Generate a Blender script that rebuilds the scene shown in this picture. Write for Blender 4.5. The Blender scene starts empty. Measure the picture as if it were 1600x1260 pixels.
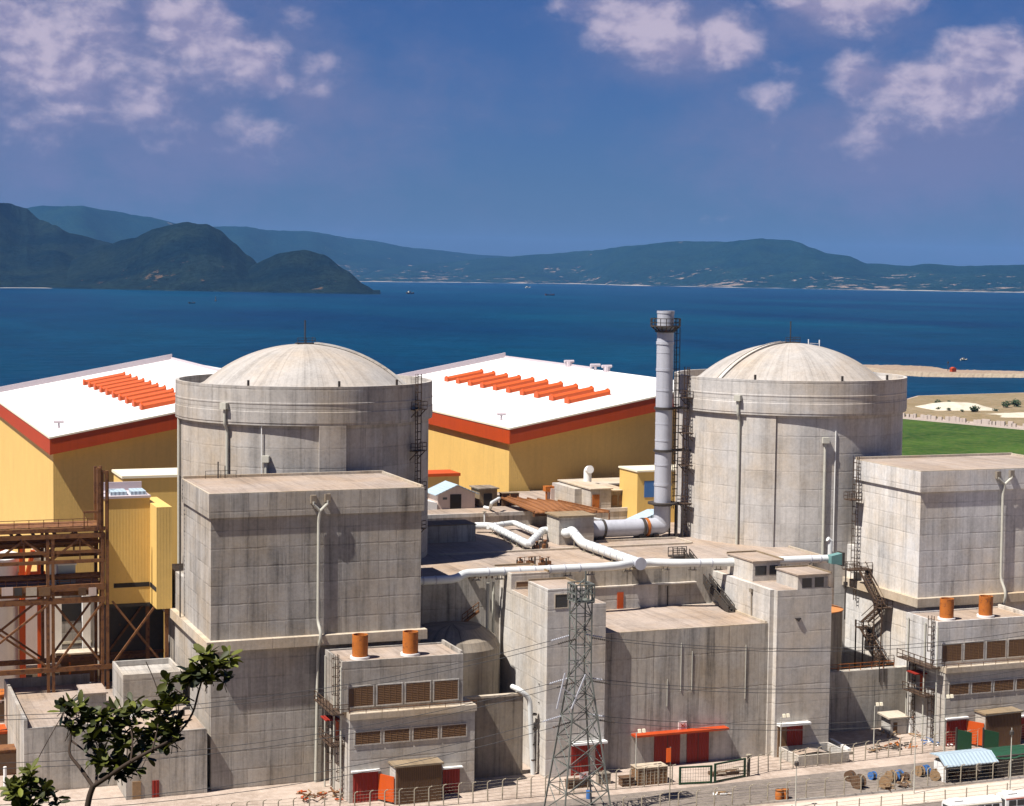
import bpy, bmesh, math, random
from mathutils import Vector, Matrix, noise
random.seed(7)
R = math.radians
scene = bpy.context.scene
COL = scene.collection

# ------------------------------------------------------------------ camera
FPX, PW, PH = 2865.97, 1600.0, 1260.0
YAW, PITCH, ROLL = 0.36796, -0.07041, 0.01221
CAM = Vector((-73.007, -279.867, 69.564))
FWD = Vector((math.sin(YAW)*math.cos(PITCH), math.cos(YAW)*math.cos(PITCH), math.sin(PITCH)))
_r0 = Vector((math.cos(YAW), -math.sin(YAW), 0)); _u0 = _r0.cross(FWD)
RGT = _r0*math.cos(ROLL) + _u0*math.sin(ROLL)
UPV = -_r0*math.sin(ROLL) + _u0*math.cos(ROLL)
cd = bpy.data.cameras.new('camera'); cam = bpy.data.objects.new('camera', cd); COL.objects.link(cam)
cd.sensor_fit = 'HORIZONTAL'; cd.sensor_width = 36.0; cd.lens = 36.0*FPX/PW
cd.clip_start = 0.5; cd.clip_end = 90000
m = Matrix((RGT, UPV, -FWD)).transposed().to_4x4(); m.translation = CAM
cam.matrix_world = m
scene.camera = cam

def ray(px, py):
    return FWD + RGT*((px-PW/2)/FPX) - UPV*((py-PH/2)/FPX)
def W(px, py, X=None, Y=None, Z=None, D=None):
    """The point of a real plane (X=, Y=, Z= in metres, or D metres ahead) along one line of sight."""
    r = ray(px, py)
    if X is not None: t = (X-CAM.x)/r.x
    elif Y is not None: t = (Y-CAM.y)/r.y
    elif Z is not None: t = (Z-CAM.z)/r.z
    else: t = D
    return CAM + r*t

# ------------------------------------------------------------------ sun, sky, exposure
SUN = Vector((-0.485, -0.108, 0.868)).normalized()          # towards the sun
SUN_EL = math.asin(SUN.z); SUN_ROT = math.atan2(SUN.x, SUN.y)
sl = bpy.data.lights.new('sun', 'SUN'); so = bpy.data.objects.new('sun', sl); COL.objects.link(so)
sl.energy = 5.0; sl.angle = R(0.5); sl.color = (1.0, 0.94, 0.87)
so.rotation_euler = SUN.to_track_quat('Z', 'Y').to_euler(); so.location = (-200, -60, 400)
scene.view_settings.view_transform = 'Standard'; scene.view_settings.look = 'None'
scene.view_settings.exposure = 0.85; scene.view_settings.gamma = 1.0
scene.cycles.max_bounces = 6; scene.cycles.transparent_max_bounces = 12
scene.cycles.use_denoising = True

class G:
    """Tiny helper to write node trees."""
    def __init__(s, nt):
        s.nt = nt
    def n(s, typ, props=None, **inp):
        nd = s.nt.nodes.new(typ)
        for k, v in (props or {}).items(): setattr(nd, k, v)
        for k, v in inp.items():
            key = int(k[1:]) if k[0] == 'i' and k[1:].isdigit() else k.replace('_', ' ')
            s.put(nd.inputs[key], v)
        return nd
    def put(s, sock, v):
        if isinstance(v, bpy.types.NodeSocket): s.nt.links.new(v, sock)
        elif isinstance(v, bpy.types.Node): s.nt.links.new(v.outputs[0], sock)
        elif hasattr(sock.default_value, '__len__') and not hasattr(v, '__len__'): sock.default_value = [v]*len(sock.default_value)
        elif hasattr(sock.default_value, '__len__') and len(sock.default_value) == 4 and len(v) == 3: sock.default_value = (*v, 1)
        else: sock.default_value = v
    def m(s, op, a, b=0.0, c=0.0, clamp=False):
        nd = s.nt.nodes.new('ShaderNodeMath'); nd.operation = op; nd.use_clamp = clamp
        s.put(nd.inputs[0], a); s.put(nd.inputs[1], b); s.put(nd.inputs[2], c)
        return nd.outputs[0]
    def mr(s, v, a, b, c=0.0, d=1.0, smooth=False):
        nd = s.nt.nodes.new('ShaderNodeMapRange'); nd.interpolation_type = 'SMOOTHSTEP' if smooth else 'LINEAR'
        s.put(nd.inputs[0], v); s.put(nd.inputs[1], a); s.put(nd.inputs[2], b); s.put(nd.inputs[3], c); s.put(nd.inputs[4], d)
        return nd.outputs[0]
    def mix(s, f, a, b, blend='MIX'):
        nd = s.nt.nodes.new('ShaderNodeMix'); nd.data_type = 'RGBA'; nd.blend_type = blend; nd.clamp_factor = True
        s.put(nd.inputs[0], f); s.put(nd.inputs[6], a); s.put(nd.inputs[7], b)
        return nd.outputs[2]
    def vec(s, x, y, z=0.0):
        nd = s.nt.nodes.new('ShaderNodeCombineXYZ'); s.put(nd.inputs[0], x); s.put(nd.inputs[1], y); s.put(nd.inputs[2], z)
        return nd.outputs[0]
    def noise(s, v, scale, detail=4.0, rough=0.55, out=0):
        nd = s.n('ShaderNodeTexNoise', Vector=v, Scale=scale, Detail=detail, Roughness=rough)
        return nd.outputs[out]
    def sep(s, v):
        nd = s.n('ShaderNodeSeparateXYZ', Vector=v); return nd.outputs

world = bpy.data.worlds.new('World'); scene.world = world; world.use_nodes = True
wt = world.node_tree; wt.nodes.clear(); g = G(wt)
sky = wt.nodes.new('ShaderNodeTexSky'); sky.sky_type = 'NISHITA'; sky.sun_disc = False
sky.sun_elevation = SUN_EL; sky.sun_rotation = SUN_ROT
sky.altitude = 100; sky.air_density = 1.0; sky.dust_density = 0.6; sky.ozone_density = 3.0
SKY_STRENGTH = 0.05
tc = wt.nodes.new('ShaderNodeTexCoord'); dirv = tc.outputs['Generated']
dx, dy, dz = g.sep(dirv)
az = g.m('ARCTAN2', dx, dy); el = g.m('ARCSINE', dz)
def sky_pos(px, py):
    d = ray(px, py).normalized(); return math.atan2(d.x, d.y), math.asin(d.z)
skyc = g.mix(1.0, sky.outputs[0], (0.20, 0.325, 0.64), 'MULTIPLY')      # the deep blue of this hazeless midday sky
# clouds: each bank is a place in the sky (azimuth, elevation) broken up by fractal noise
nv = g.vec(g.m('MULTIPLY', az, 26.0), g.m('MULTIPLY', el, 38.0), 0.0)
warp = g.n('ShaderNodeTexNoise', Vector=nv, Scale=0.9, Detail=2.0).outputs[1]
nv2 = g.n('ShaderNodeVectorMath', {'operation': 'ADD'}, i0=nv, i1=g.n('ShaderNodeVectorMath', {'operation': 'SCALE'}, i0=warp, Scale=0.38).outputs[0]).outputs[0]
def offs(v, x, y): return g.n('ShaderNodeVectorMath', {'operation': 'ADD'}, i0=v, i1=(x, y, 0.0)).outputs[0]
fn = g.noise(nv2, 1.0, 8.0, 0.56)
fn_s = g.noise(offs(nv2, -0.16, 0.20), 1.0, 6.0, 0.55)          # the same noise a step towards the sun
fn2 = g.noise(nv2, 0.7, 9.0, 0.66)
def bank(px, py, wx, wy, amp):
    a0, e0 = sky_pos(px, py)
    u = g.m('DIVIDE', g.m('SUBTRACT', az, a0), wx/FPX); v = g.m('DIVIDE', g.m('SUBTRACT', el, e0), wy/FPX)
    r2 = g.m('ADD', g.m('MULTIPLY', u, u), g.m('MULTIPLY', v, v))
    return g.m('MULTIPLY', g.m('EXPONENT', g.m('MULTIPLY', r2, -1.0)), amp)
def total(bs):
    t = bs[0]
    for b in bs[1:]: t = g.m('MAXIMUM', t, b)
    return t
bright = total([bank(300, 60, 100, 62, 1.05), bank(255, 35, 45, 42, .95), bank(395, 95, 70, 50, 1.0), bank(430, 130, 50, 42, .85), bank(320, 110, 190, 65, .80), bank(80, 110, 150, 62, .92), bank(15, 20, 150, 80, .95), bank(150, 70, 190, 85, .76), bank(190, 155, 270, 75, .70), bank(60, 200, 200, 60, .58), bank(330, 195, 170, 50, .52),
                bank(1000, 28, 105, 60, 1.08), bank(955, 5, 90, 50, .95), bank(1060, 60, 85, 46, .95), bank(1125, 62, 68, 56, 1.1), bank(1320, 3, 105, 44, 1.12), bank(1380, 0, 80, 32, .95), bank(1555, 80, 88, 52, 1.08),
                bank(1390, 135, 110, 46, .92), bank(1500, 145, 180, 60, .90), bank(1450, 200, 220, 60, .60), bank(1210, 145, 85, 48, .62), bank(462, 18, 50, 34, .55), bank(490, 125, 50, 60, .66)])
veil = total([bank(120, 120, 480, 180, .95), bank(300, 225, 350, 105, .78), bank(470, 170, 170, 95, .66), bank(60, 270, 280, 75, .60), bank(1480, 210, 360, 130, .92), bank(1220, 200, 190, 95, .66),
              bank(1050, 65, 200, 90, .7), bank(1330, 30, 160, 60, .6)])
dens = g.m('ADD', bright, g.m('MULTIPLY', g.m('SUBTRACT', fn, 0.5), 1.7))
cb = g.mr(dens, 0.30, 0.92, 0, 1, True)
cv = g.mr(g.m('ADD', veil, g.m('MULTIPLY', g.m('SUBTRACT', fn2, 0.5), 1.2)), 0.0, 0.95, 0, 1, True)
lit = g.mr(g.m('SUBTRACT', fn, fn_s), -0.12, 0.12, 0, 1, True)
# K puts the cloud radiance on the sky texture's own scale
K = 1.0/SKY_STRENGTH
CL_B = tuple(K*c for c in (0.335, 0.290, 0.355)); CL_S = tuple(K*c for c in (0.160, 0.152, 0.245)); CL_V = tuple(K*c for c in (0.104, 0.114, 0.208))
c1 = g.mix(g.m('MULTIPLY', cv, 0.80), skyc, CL_V)
c2 = g.mix(g.m('MULTIPLY', cb, 0.82), c1, g.mix(lit, CL_S, CL_B))
bg = g.n('ShaderNodeBackground', Color=c2, Strength=SKY_STRENGTH)
wo = wt.nodes.new('ShaderNodeOutputWorld'); wt.links.new(bg.outputs[0], wo.inputs[0])

# ------------------------------------------------------------------ materials
def newmat(name):
    mt = bpy.data.materials.new(name); mt.use_nodes = True
    nt = mt.node_tree; nt.nodes.clear(); gg = G(nt)
    out = nt.nodes.new('ShaderNodeOutputMaterial'); bs = nt.nodes.new('ShaderNodeBsdfPrincipled')
    nt.links.new(bs.outputs[0], out.inputs[0])
    return mt, gg, bs
def hsvmul(gg, col, f):
    return gg.mix(1.0, col, gg.vec(f, f, f), 'MULTIPLY')

def concrete(name, col, panel=(2.6, 2.5), line=0.35, stain=0.45, tint=0.10, rough=0.9, warm=(1.0, .88, .72), rows=0.5):
    """Board-marked concrete: lifts and formwork panels, weather streaks, blotches, rust-coloured wash."""
    mt, q, bs = newmat(name)
    uv = q.n('ShaderNodeUVMap').outputs[0]; u, v, _ = q.sep(uv)
    pos = q.n('ShaderNodeNewGeometry').outputs[0]
    un = q.m('DIVIDE', u, panel[0]); vn = q.m('DIVIDE', v, panel[1])
    cell = q.vec(q.m('FLOOR', un), q.m('FLOOR', vn))
    wn = q.n('ShaderNodeTexWhiteNoise', {'noise_dimensions': '3D'}, Vector=cell).outputs[0]
    rown = q.n('ShaderNodeTexWhiteNoise', {'noise_dimensions': '1D'}, W=q.m('FLOOR', vn)).outputs[0]
    wob = q.m('MULTIPLY', q.m('SUBTRACT', q.noise(pos, 0.9, 2), 0.5), 0.10)
    fu = q.m('FRACT', q.m('ADD', un, wob)); fv = q.m('FRACT', q.m('ADD', vn, wob))
    eu = q.m('MULTIPLY', q.m('MINIMUM', fu, q.m('SUBTRACT', 1.0, fu)), panel[0])
    ev = q.m('MULTIPLY', q.m('MINIMUM', fv, q.m('SUBTRACT', 1.0, fv)), panel[1])
    lu = q.mr(eu, 0.03, 0.12, 1, 0, True); lv = q.mr(ev, 0.04, 0.16, 1, 0, True)
    patchy = q.mr(q.noise(pos, 0.22, 3), 0.35, 0.65, 0.15, 1.0)
    lines = q.m('MULTIPLY', q.m('MAXIMUM', q.m('MULTIPLY', lu, 0.65), lv), patchy)
    streak = q.noise(q.vec(q.m('MULTIPLY', u, 1.5), q.m('MULTIPLY', v, 0.055)), 1.0, 5, 0.65)
    streak2 = q.noise(q.vec(q.m('MULTIPLY', u, 0.42), q.m('MULTIPLY', v, 0.03), 7.0), 1.0, 4, 0.6)
    blot = q.noise(pos, 0.13, 5, 0.6); fine = q.noise(pos, 2.2, 4, 0.7); mid = q.noise(pos, 0.55, 4, 0.65)
    f = q.m('ADD', 1.0, q.m('MULTIPLY', q.m('SUBTRACT', wn, 0.5), 2*tint))
    f = q.m('ADD', f, q.m('MULTIPLY', q.m('SUBTRACT', rown, 0.5), tint*rows*2))
    f = q.m('SUBTRACT', f, q.m('MULTIPLY', lines, line))
    f = q.m('SUBTRACT', f, q.m('MULTIPLY', q.mr(streak, 0.50, 0.78, 0, 1), stain))
    f = q.m('SUBTRACT', f, q.m('MULTIPLY', q.mr(streak2, 0.48, 0.75, 0, 1), stain*0.8))
    f = q.m('ADD', f, q.m('MULTIPLY', q.m('SUBTRACT', blot, 0.5), 0.55*stain*2))
    f = q.m('ADD', f, q.m('MULTIPLY', q.m('SUBTRACT', mid, 0.5), 0.35))
    f = q.m('ADD', f, q.m('MULTIPLY', q.m('SUBTRACT', fine, 0.5), 0.40))
    f = q.m('MAXIMUM', f, 0.22)
    c = q.mix(q.mr(q.noise(pos, 0.09, 5, 0.65), 0.42, 0.72), col, tuple(a*b for a, b in zip(col, warm)))
    c = hsvmul(q, c, f)
    q.put(bs.inputs['Base Color'], c); bs.inputs['Roughness'].default_value = rough
    bs.inputs['Specular IOR Level'].default_value = 0.2
    h = q.m('SUBTRACT', q.m('MULTIPLY', fine, 0.5), lines)
    q.put(bs.inputs['Normal'], q.n('ShaderNodeBump', Strength=0.35, Distance=0.06, Height=h))
    return mt

def paint(name, col, rough=0.5, vary=0.15, scale=0.6, streak=0.0, rust=None, rust_at=0.6, metal=0.0, spec=0.4):
    mt, q, bs = newmat(name)
    pos = q.n('ShaderNodeNewGeometry').outputs[0]; px, py, pz = q.sep(pos)
    f = q.m('ADD', 1.0, q.m('MULTIPLY', q.m('SUBTRACT', q.noise(pos, scale, 5, 0.62), 0.5), 2*vary))
    f = q.m('ADD', f, q.m('MULTIPLY', q.m('SUBTRACT', q.noise(pos, scale*7, 3, 0.6), 0.5), vary))
    if streak:
        s = q.noise(q.vec(q.m('MULTIPLY', q.m('ADD', px, py), 1.1), q.m('MULTIPLY', q.m('SUBTRACT', px, py), 1.1), q.m('MULTIPLY', pz, 0.05)), 1.0, 5, 0.6)
        f = q.m('SUBTRACT', f, q.m('MULTIPLY', q.mr(s, 0.45, 0.8), streak))
    c = hsvmul(q, col, f)
    if rust:
        c = q.mix(q.mr(q.noise(pos, 1.3, 6, 0.7), rust_at, rust_at+0.12), c, rust)
    q.put(bs.inputs['Base Color'], c); bs.inputs['Roughness'].default_value = rough
    bs.inputs['Metallic'].default_value = metal; bs.inputs['Specular IOR Level'].default_value = spec
    return mt

def corrugated(name, col, pitch=0.9, depth=0.25, vary=0.12, rough=0.6, streak=0.12):
    """Painted ribbed cladding: ribs follow the U of the metric UVs."""
    mt, q, bs = newmat(name)
    uv = q.n('ShaderNodeUVMap').outputs[0]; u, v, _ = q.sep(uv)
    pos = q.n('ShaderNodeNewGeometry').outputs[0]
    w = q.m('SINE', q.m('MULTIPLY', u, 2*math.pi/pitch))
    sheet = q.n('ShaderNodeTexWhiteNoise', {'noise_dimensions': '2D'}, Vector=q.vec(q.m('FLOOR', q.m('DIVIDE', u, pitch*4)), q.m('FLOOR', q.m('DIVIDE', v, 6.0)))).outputs[0]
    st = q.noise(q.vec(q.m('MULTIPLY', u, 0.9), q.m('MULTIPLY', v, 0.05)), 1.0, 5, 0.6)
    f = q.m('ADD', 1.0, q.m('MULTIPLY', q.m('SUBTRACT', q.noise(pos, 0.12, 5), 0.5), 2*vary))
    f = q.m('ADD', f, q.m('MULTIPLY', q.m('SUBTRACT', sheet, 0.5), 0.02))
    f = q.m('SUBTRACT', f, q.m('MULTIPLY', q.mr(st, 0.5, 0.8), streak))
    f = q.m('ADD', f, q.m('MULTIPLY', q.m('SUBTRACT', q.noise(pos, 1.6, 4, .7), 0.5), 0.22))
    q.put(bs.inputs['Base Color'], hsvmul(q, col, f)); bs.inputs['Roughness'].default_value = rough
    bs.inputs['Specular IOR Level'].default_value = 0.3
    q.put(bs.inputs['Normal'], q.n('ShaderNodeBump', Strength=0.5, Distance=depth, Height=w))
    return mt

def earth(name, c1, c2, c3, s=0.06, rough=0.95):
    mt, q, bs = newmat(name)
    pos = q.n('ShaderNodeNewGeometry').outputs[0]
    a = q.noise(pos, s, 7, 0.65); b = q.noise(pos, s*9, 6, 0.7); d = q.noise(pos, s*55, 3, 0.6)
    c = q.mix(q.mr(a, 0.36, 0.64), c1, c2); c = q.mix(q.m('MULTIPLY', q.mr(b, 0.45, 0.7), 0.8), c, c3)
    c = hsvmul(q, c, q.m('ADD', 0.72, q.m('MULTIPLY', d, 0.56)))
    q.put(bs.inputs['Base Color'], c); bs.inputs['Roughness'].default_value = rough
    bs.inputs['Specular IOR Level'].default_value = 0.1
    q.put(bs.inputs['Normal'], q.n('ShaderNodeBump', Strength=0.5, Distance=0.3, Height=b))
    return mt

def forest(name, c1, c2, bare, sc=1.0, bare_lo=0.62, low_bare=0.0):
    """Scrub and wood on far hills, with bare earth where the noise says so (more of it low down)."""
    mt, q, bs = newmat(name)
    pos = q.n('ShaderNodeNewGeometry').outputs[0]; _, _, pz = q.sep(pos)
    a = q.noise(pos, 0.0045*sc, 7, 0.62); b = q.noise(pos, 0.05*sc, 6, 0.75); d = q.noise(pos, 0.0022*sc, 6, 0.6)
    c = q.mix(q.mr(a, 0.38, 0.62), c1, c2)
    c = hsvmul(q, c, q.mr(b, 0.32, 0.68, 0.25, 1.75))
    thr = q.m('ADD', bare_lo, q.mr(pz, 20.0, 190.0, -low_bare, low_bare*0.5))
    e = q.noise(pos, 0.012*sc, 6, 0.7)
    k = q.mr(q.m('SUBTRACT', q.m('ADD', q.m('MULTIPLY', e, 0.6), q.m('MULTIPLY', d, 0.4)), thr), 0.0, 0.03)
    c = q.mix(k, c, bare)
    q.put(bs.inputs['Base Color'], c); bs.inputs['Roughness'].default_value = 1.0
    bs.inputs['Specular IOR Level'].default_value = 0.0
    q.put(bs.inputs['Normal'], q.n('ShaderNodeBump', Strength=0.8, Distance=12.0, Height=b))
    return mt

def water(name):
    mt, q, bs = newmat(name)
    pos = q.n('ShaderNodeNewGeometry').outputs[0]; px, py, pz = q.sep(pos)
    big = q.noise(q.vec(q.m('MULTIPLY', px, 0.0016), q.m('MULTIPLY', py, 0.0006)), 1.0, 6, 0.6)
    mid = q.noise(q.vec(q.m('MULTIPLY', px, 0.012), q.m('MULTIPLY', py, 0.008)), 1.0, 6, 0.65)
    c = q.mix(q.mr(big, 0.36, 0.66), (0.000, 0.018, 0.052), (0.000, 0.037, 0.071))
    c = hsvmul(q, c, q.m('ADD', 0.45, q.m('MULTIPLY', mid, 1.1)))
    fine = q.noise(q.vec(q.m('MULTIPLY', px, 0.10), q.m('MULTIPLY', py, 0.035)), 1.0, 5, 0.7)
    c = hsvmul(q, c, q.m('ADD', 0.35, q.m('MULTIPLY', fine, 1.3)))
    q.put(bs.inputs['Base Color'], c); bs.inputs['Roughness'].default_value = 0.38
    bs.inputs['IOR'].default_value = 1.33; bs.inputs['Specular IOR Level'].default_value = 0.08
    w1 = q.noise(pos, 0.25, 6, 0.7); w2 = q.noise(pos, 0.03, 4, 0.6)
    h = q.m('ADD', q.m('MULTIPLY', w1, 0.6), q.m('MULTIPLY', w2, 3.0))
    q.put(bs.inputs['Normal'], q.n('ShaderNodeBump', Strength=0.7, Distance=1.6, Height=h))
    return mt

def leafmat(name, c1, c2, trans=0.25, rough=0.45):
    mt, q, bs = newmat(name)
    rnd = q.n('ShaderNodeUVMap').outputs[0]; u, v, _ = q.sep(rnd)
    c = q.mix(u, c1, c2)
    q.put(bs.inputs['Base Color'], c); bs.inputs['Roughness'].default_value = rough
    bs.inputs['Specular IOR Level'].default_value = 0.4
    tr = q.n('ShaderNodeBsdfTranslucent', Color=c)
    mx = q.n('ShaderNodeMixShader', Fac=trans); q.put(mx.inputs[1], bs.outputs[0]); q.put(mx.inputs[2], tr.outputs[0])
    out = [n for n in mt.node_tree.nodes if n.type == 'OUTPUT_MATERIAL'][0]
    mt.node_tree.links.new(mx.outputs[0], out.inputs[0])
    return mt

M = {}
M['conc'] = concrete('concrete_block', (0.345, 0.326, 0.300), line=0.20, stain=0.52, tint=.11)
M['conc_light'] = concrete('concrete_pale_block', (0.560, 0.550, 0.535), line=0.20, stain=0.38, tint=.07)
M['conc_ring'] = concrete('concrete_weathered_containment', (0.370, 0.350, 0.325), panel=(3.1, 2.9), line=0.15, stain=0.42, tint=0.09, rows=.8)
M['conc_ring_pale'] = concrete('concrete_pale_containment', (0.450, 0.432, 0.410), panel=(3.1, 2.9), line=0.14, stain=0.32, tint=0.07, rows=.8)
M['conc_dome'] = concrete('concrete_dome', (0.365, 0.342, 0.315), panel=(40, 40), line=0.0, stain=0.36, tint=0.0, warm=(1.0, .90, .78))
M['conc_mid'] = concrete('concrete_centre', (0.410, 0.388, 0.352), panel=(2.4, 5.2), line=0.18, stain=0.65, tint=0.06)
M['conc_tower'] = concrete('concrete_tower', (0.485, 0.465, 0.435), panel=(2.4, 2.6), line=0.18, stain=0.28, tint=0.05)
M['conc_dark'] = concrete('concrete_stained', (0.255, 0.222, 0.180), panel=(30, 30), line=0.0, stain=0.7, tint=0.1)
M['conc_plain'] = concrete('concrete_rendered', (0.425, 0.408, 0.380), panel=(4.5, 1.4), line=0.14, stain=0.30, tint=0.04)
M['roof'] = concrete('roof_screed', (0.325, 0.268, 0.225), panel=(6.0, 6.0), line=0.18, stain=0.35, tint=0.06)
M['trim'] = concrete('concrete_trim', (0.44, 0.385, 0.31), panel=(3.0, 9.0), line=0.25, stain=0.25, tint=0.05)
M['slab_brown'] = concrete('brown_slab_roof', (0.230, 0.180, 0.120), panel=(9, 9), line=0.0, stain=0.3, tint=0.0)
M['yellow'] = corrugated('yellow_cladding', (0.640, 0.430, 0.135), pitch=0.45, depth=0.008)
M['yellow_flat'] = paint('yellow_paint', (0.640, 0.430, 0.130), 0.6, 0.08, 0.3, streak=0.10)
M['red'] = paint('orange_red_fascia', (0.400, 0.050, 0.006), 0.5, 0.10, 0.25, streak=0.18)
M['orange'] = paint('orange_paint', (0.480, 0.072, 0.007), 0.5, 0.10, 0.6, streak=0.1)
M['orange_bright'] = paint('bright_orange_paint', (0.85, 0.13, 0.010), 0.5, 0.05, 0.6)
M['door_red'] = corrugated('red_ribbed_door', (0.230, 0.018, 0.010), pitch=0.42, depth=0.05, vary=0.25, streak=0.35)
M['roof_white'] = corrugated('white_roof_sheeting', (0.72, 0.71, 0.69), pitch=1.0, depth=0.04, vary=0.12, streak=0.12)
M['trim_white'] = paint('white_trim', (0.72, 0.66, 0.50), 0.5, 0.06)
M['coping'] = paint('grey_violet_coping', (0.46, 0.40, 0.42), 0.7, 0.08, streak=0.05)
M['white'] = paint('white_paint', (0.72, 0.72, 0.70), 0.45, 0.10, 0.8, streak=0.10)
M['lag'] = paint('white_pipe_lagging', (0.58, 0.60, 0.59), 0.5, 0.16, 0.9, rust=(0.42, 0.33, 0.22), rust_at=0.70)
M['stack'] = paint('pale_grey_stack_paint', (0.40, 0.41, 0.45), 0.5, 0.12, 0.5, streak=0.2)
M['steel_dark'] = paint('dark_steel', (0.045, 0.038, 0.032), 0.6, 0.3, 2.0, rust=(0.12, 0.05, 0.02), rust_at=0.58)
M['ladder'] = paint('dark_rusty_ladder_steel', (0.060, 0.036, 0.022), 0.7, 0.3, 1.5, rust=(0.11, 0.05, 0.02), rust_at=0.60)
M['steel_brown'] = paint('rust_brown_steel', (0.175, 0.074, 0.024), 0.7, 0.3, 1.4, rust=(0.085, 0.030, 0.012), rust_at=0.50)
M['rust_pipe'] = paint('rust_orange_metal', (0.380, 0.112, 0.013), 0.7, 0.35, 0.9, rust=(0.13, 0.036, 0.010), rust_at=0.53)
M['tank_orange'] = paint('orange_tank_roof', (0.46, 0.18, 0.055), 0.7, 0.2, 0.6)
M['galv'] = paint('galvanised_lattice', (0.130, 0.140, 0.125), 0.55, 0.3, 1.2, rust=(0.13, 0.085, 0.05), rust_at=0.60)
M['post'] = paint('fence_post_paint', (0.30, 0.265, 0.20), 0.7, 0.25, 1.5, rust=(0.09, 0.06, 0.04), rust_at=0.60)
M['downpipe'] = paint('downpipe_paint', (0.43, 0.42, 0.36), 0.6, 0.2, 1.5)
M['louver'] = paint('brown_louver', (0.170, 0.092, 0.040), 0.6, 0.2, 2.0)
M['black'] = paint('dark_opening', (0.022, 0.018, 0.015), 0.8, 0.2)
M['glass'] = paint('dark_glass', (0.05, 0.05, 0.05), 0.15, 0.2)
M['blue'] = paint('blue_paint', (0.045, 0.14, 0.36), 0.5, 0.12, 1.0)
M['blue_roof'] = corrugated('pale_blue_sheeting', (0.33, 0.415, 0.47), pitch=0.6, depth=0.05, vary=0.10, streak=0.1)
M['brown_roof'] = corrugated('rusty_sheeting', (0.205, 0.085, 0.030), pitch=0.9, depth=0.12, vary=0.35, streak=0.4)
M['green'] = paint('green_paint', (0.012, 0.048, 0.020), 0.5, 0.2, 1.0)
M['green_tarp'] = paint('green_tarpaulin', (0.010, 0.055, 0.026), 0.7, 0.25, 0.8)
M['tank_grey'] = paint('blue_grey_tank', (0.34, 0.40, 0.46), 0.4, 0.15, 0.8, streak=0.1)
M['concrete_dust'] = earth('dusty_yard', (0.400, 0.325, 0.268), (0.25, 0.195, 0.155), (0.46, 0.385, 0.325), 0.09)
M['asphalt'] = earth('worn_asphalt', (0.165, 0.140, 0.122), (0.225, 0.19, 0.16), (0.105, 0.092, 0.08), 0.10)
M['paving'] = earth('pale_paving', (0.50, 0.43, 0.35), (0.44, 0.37, 0.30), (0.56, 0.50, 0.43), 0.06)
M['slope'] = earth('scrub_slope', (0.085, 0.075, 0.030), (0.15, 0.115, 0.055), (0.05, 0.065, 0.022), 0.25)
M['field'] = earth('green_field', (0.014, 0.044, 0.006), (0.042, 0.088, 0.012), (0.095, 0.110, 0.030), 0.030)
M['shore'] = earth('tan_shore', (0.20, 0.145, 0.080), (0.25, 0.19, 0.12), (0.10, 0.10, 0.045), 0.03)
M['sand'] = earth('pale_sand', (0.46, 0.42, 0.33), (0.52, 0.48, 0.39), (0.38, 0.33, 0.25), 0.03)
M['rock'] = earth('armour_rock', (0.26, 0.205, 0.15), (0.33, 0.275, 0.20), (0.17, 0.13, 0.09), 0.10)
M['mole'] = earth('breakwater_fill', (0.28, 0.21, 0.155), (0.22, 0.16, 0.11), (0.32, 0.26, 0.20), 0.03)
M['beach'] = earth('far_beach', (0.24, 0.21, 0.18), (0.31, 0.28, 0.24), (0.13, 0.12, 0.10), 0.004)
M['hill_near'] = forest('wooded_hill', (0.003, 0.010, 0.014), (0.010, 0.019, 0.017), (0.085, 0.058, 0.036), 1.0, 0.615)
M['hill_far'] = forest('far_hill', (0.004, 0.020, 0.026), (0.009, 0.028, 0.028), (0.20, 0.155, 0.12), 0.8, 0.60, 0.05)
M['sea'] = water('bay_water')
M['bark'] = paint('bark', (0.036, 0.022, 0.014), 0.9, 0.35, 14.0)
M['leaf'] = leafmat('glossy_leaf', (0.003, 0.008, 0.002), (0.140, 0.155, 0.012), 0.14, 0.6)
M['shrub_leaf'] = leafmat('shore_leaf', (0.012, 0.032, 0.012), (0.035, 0.065, 0.020), 0.15, 0.7)
M['dry'] = leafmat('dry_grass', (0.20, 0.13, 0.06), (0.34, 0.22, 0.10), 0.3, 0.8)
M['wood'] = paint('weathered_timber', (0.26, 0.165, 0.085), 0.8, 0.3, 2.0)
M['wood_dark'] = paint('dark_timber', (0.10, 0.055, 0.028), 0.8, 0.3, 2.0)
M['cable'] = paint('cable', (0.05, 0.05, 0.05), 0.6, 0.1)
M['sign'] = paint('sign_white', (0.75, 0.62, 0.60), 0.5, 0.05)
M['pale_pink'] = paint('pinkish_render', (0.52, 0.42, 0.37), 0.8, 0.12, 0.6, streak=0.15)
M['tyre'] = paint('tyre_rubber', (0.02, 0.02, 0.02), 0.8, 0.2)

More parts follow.
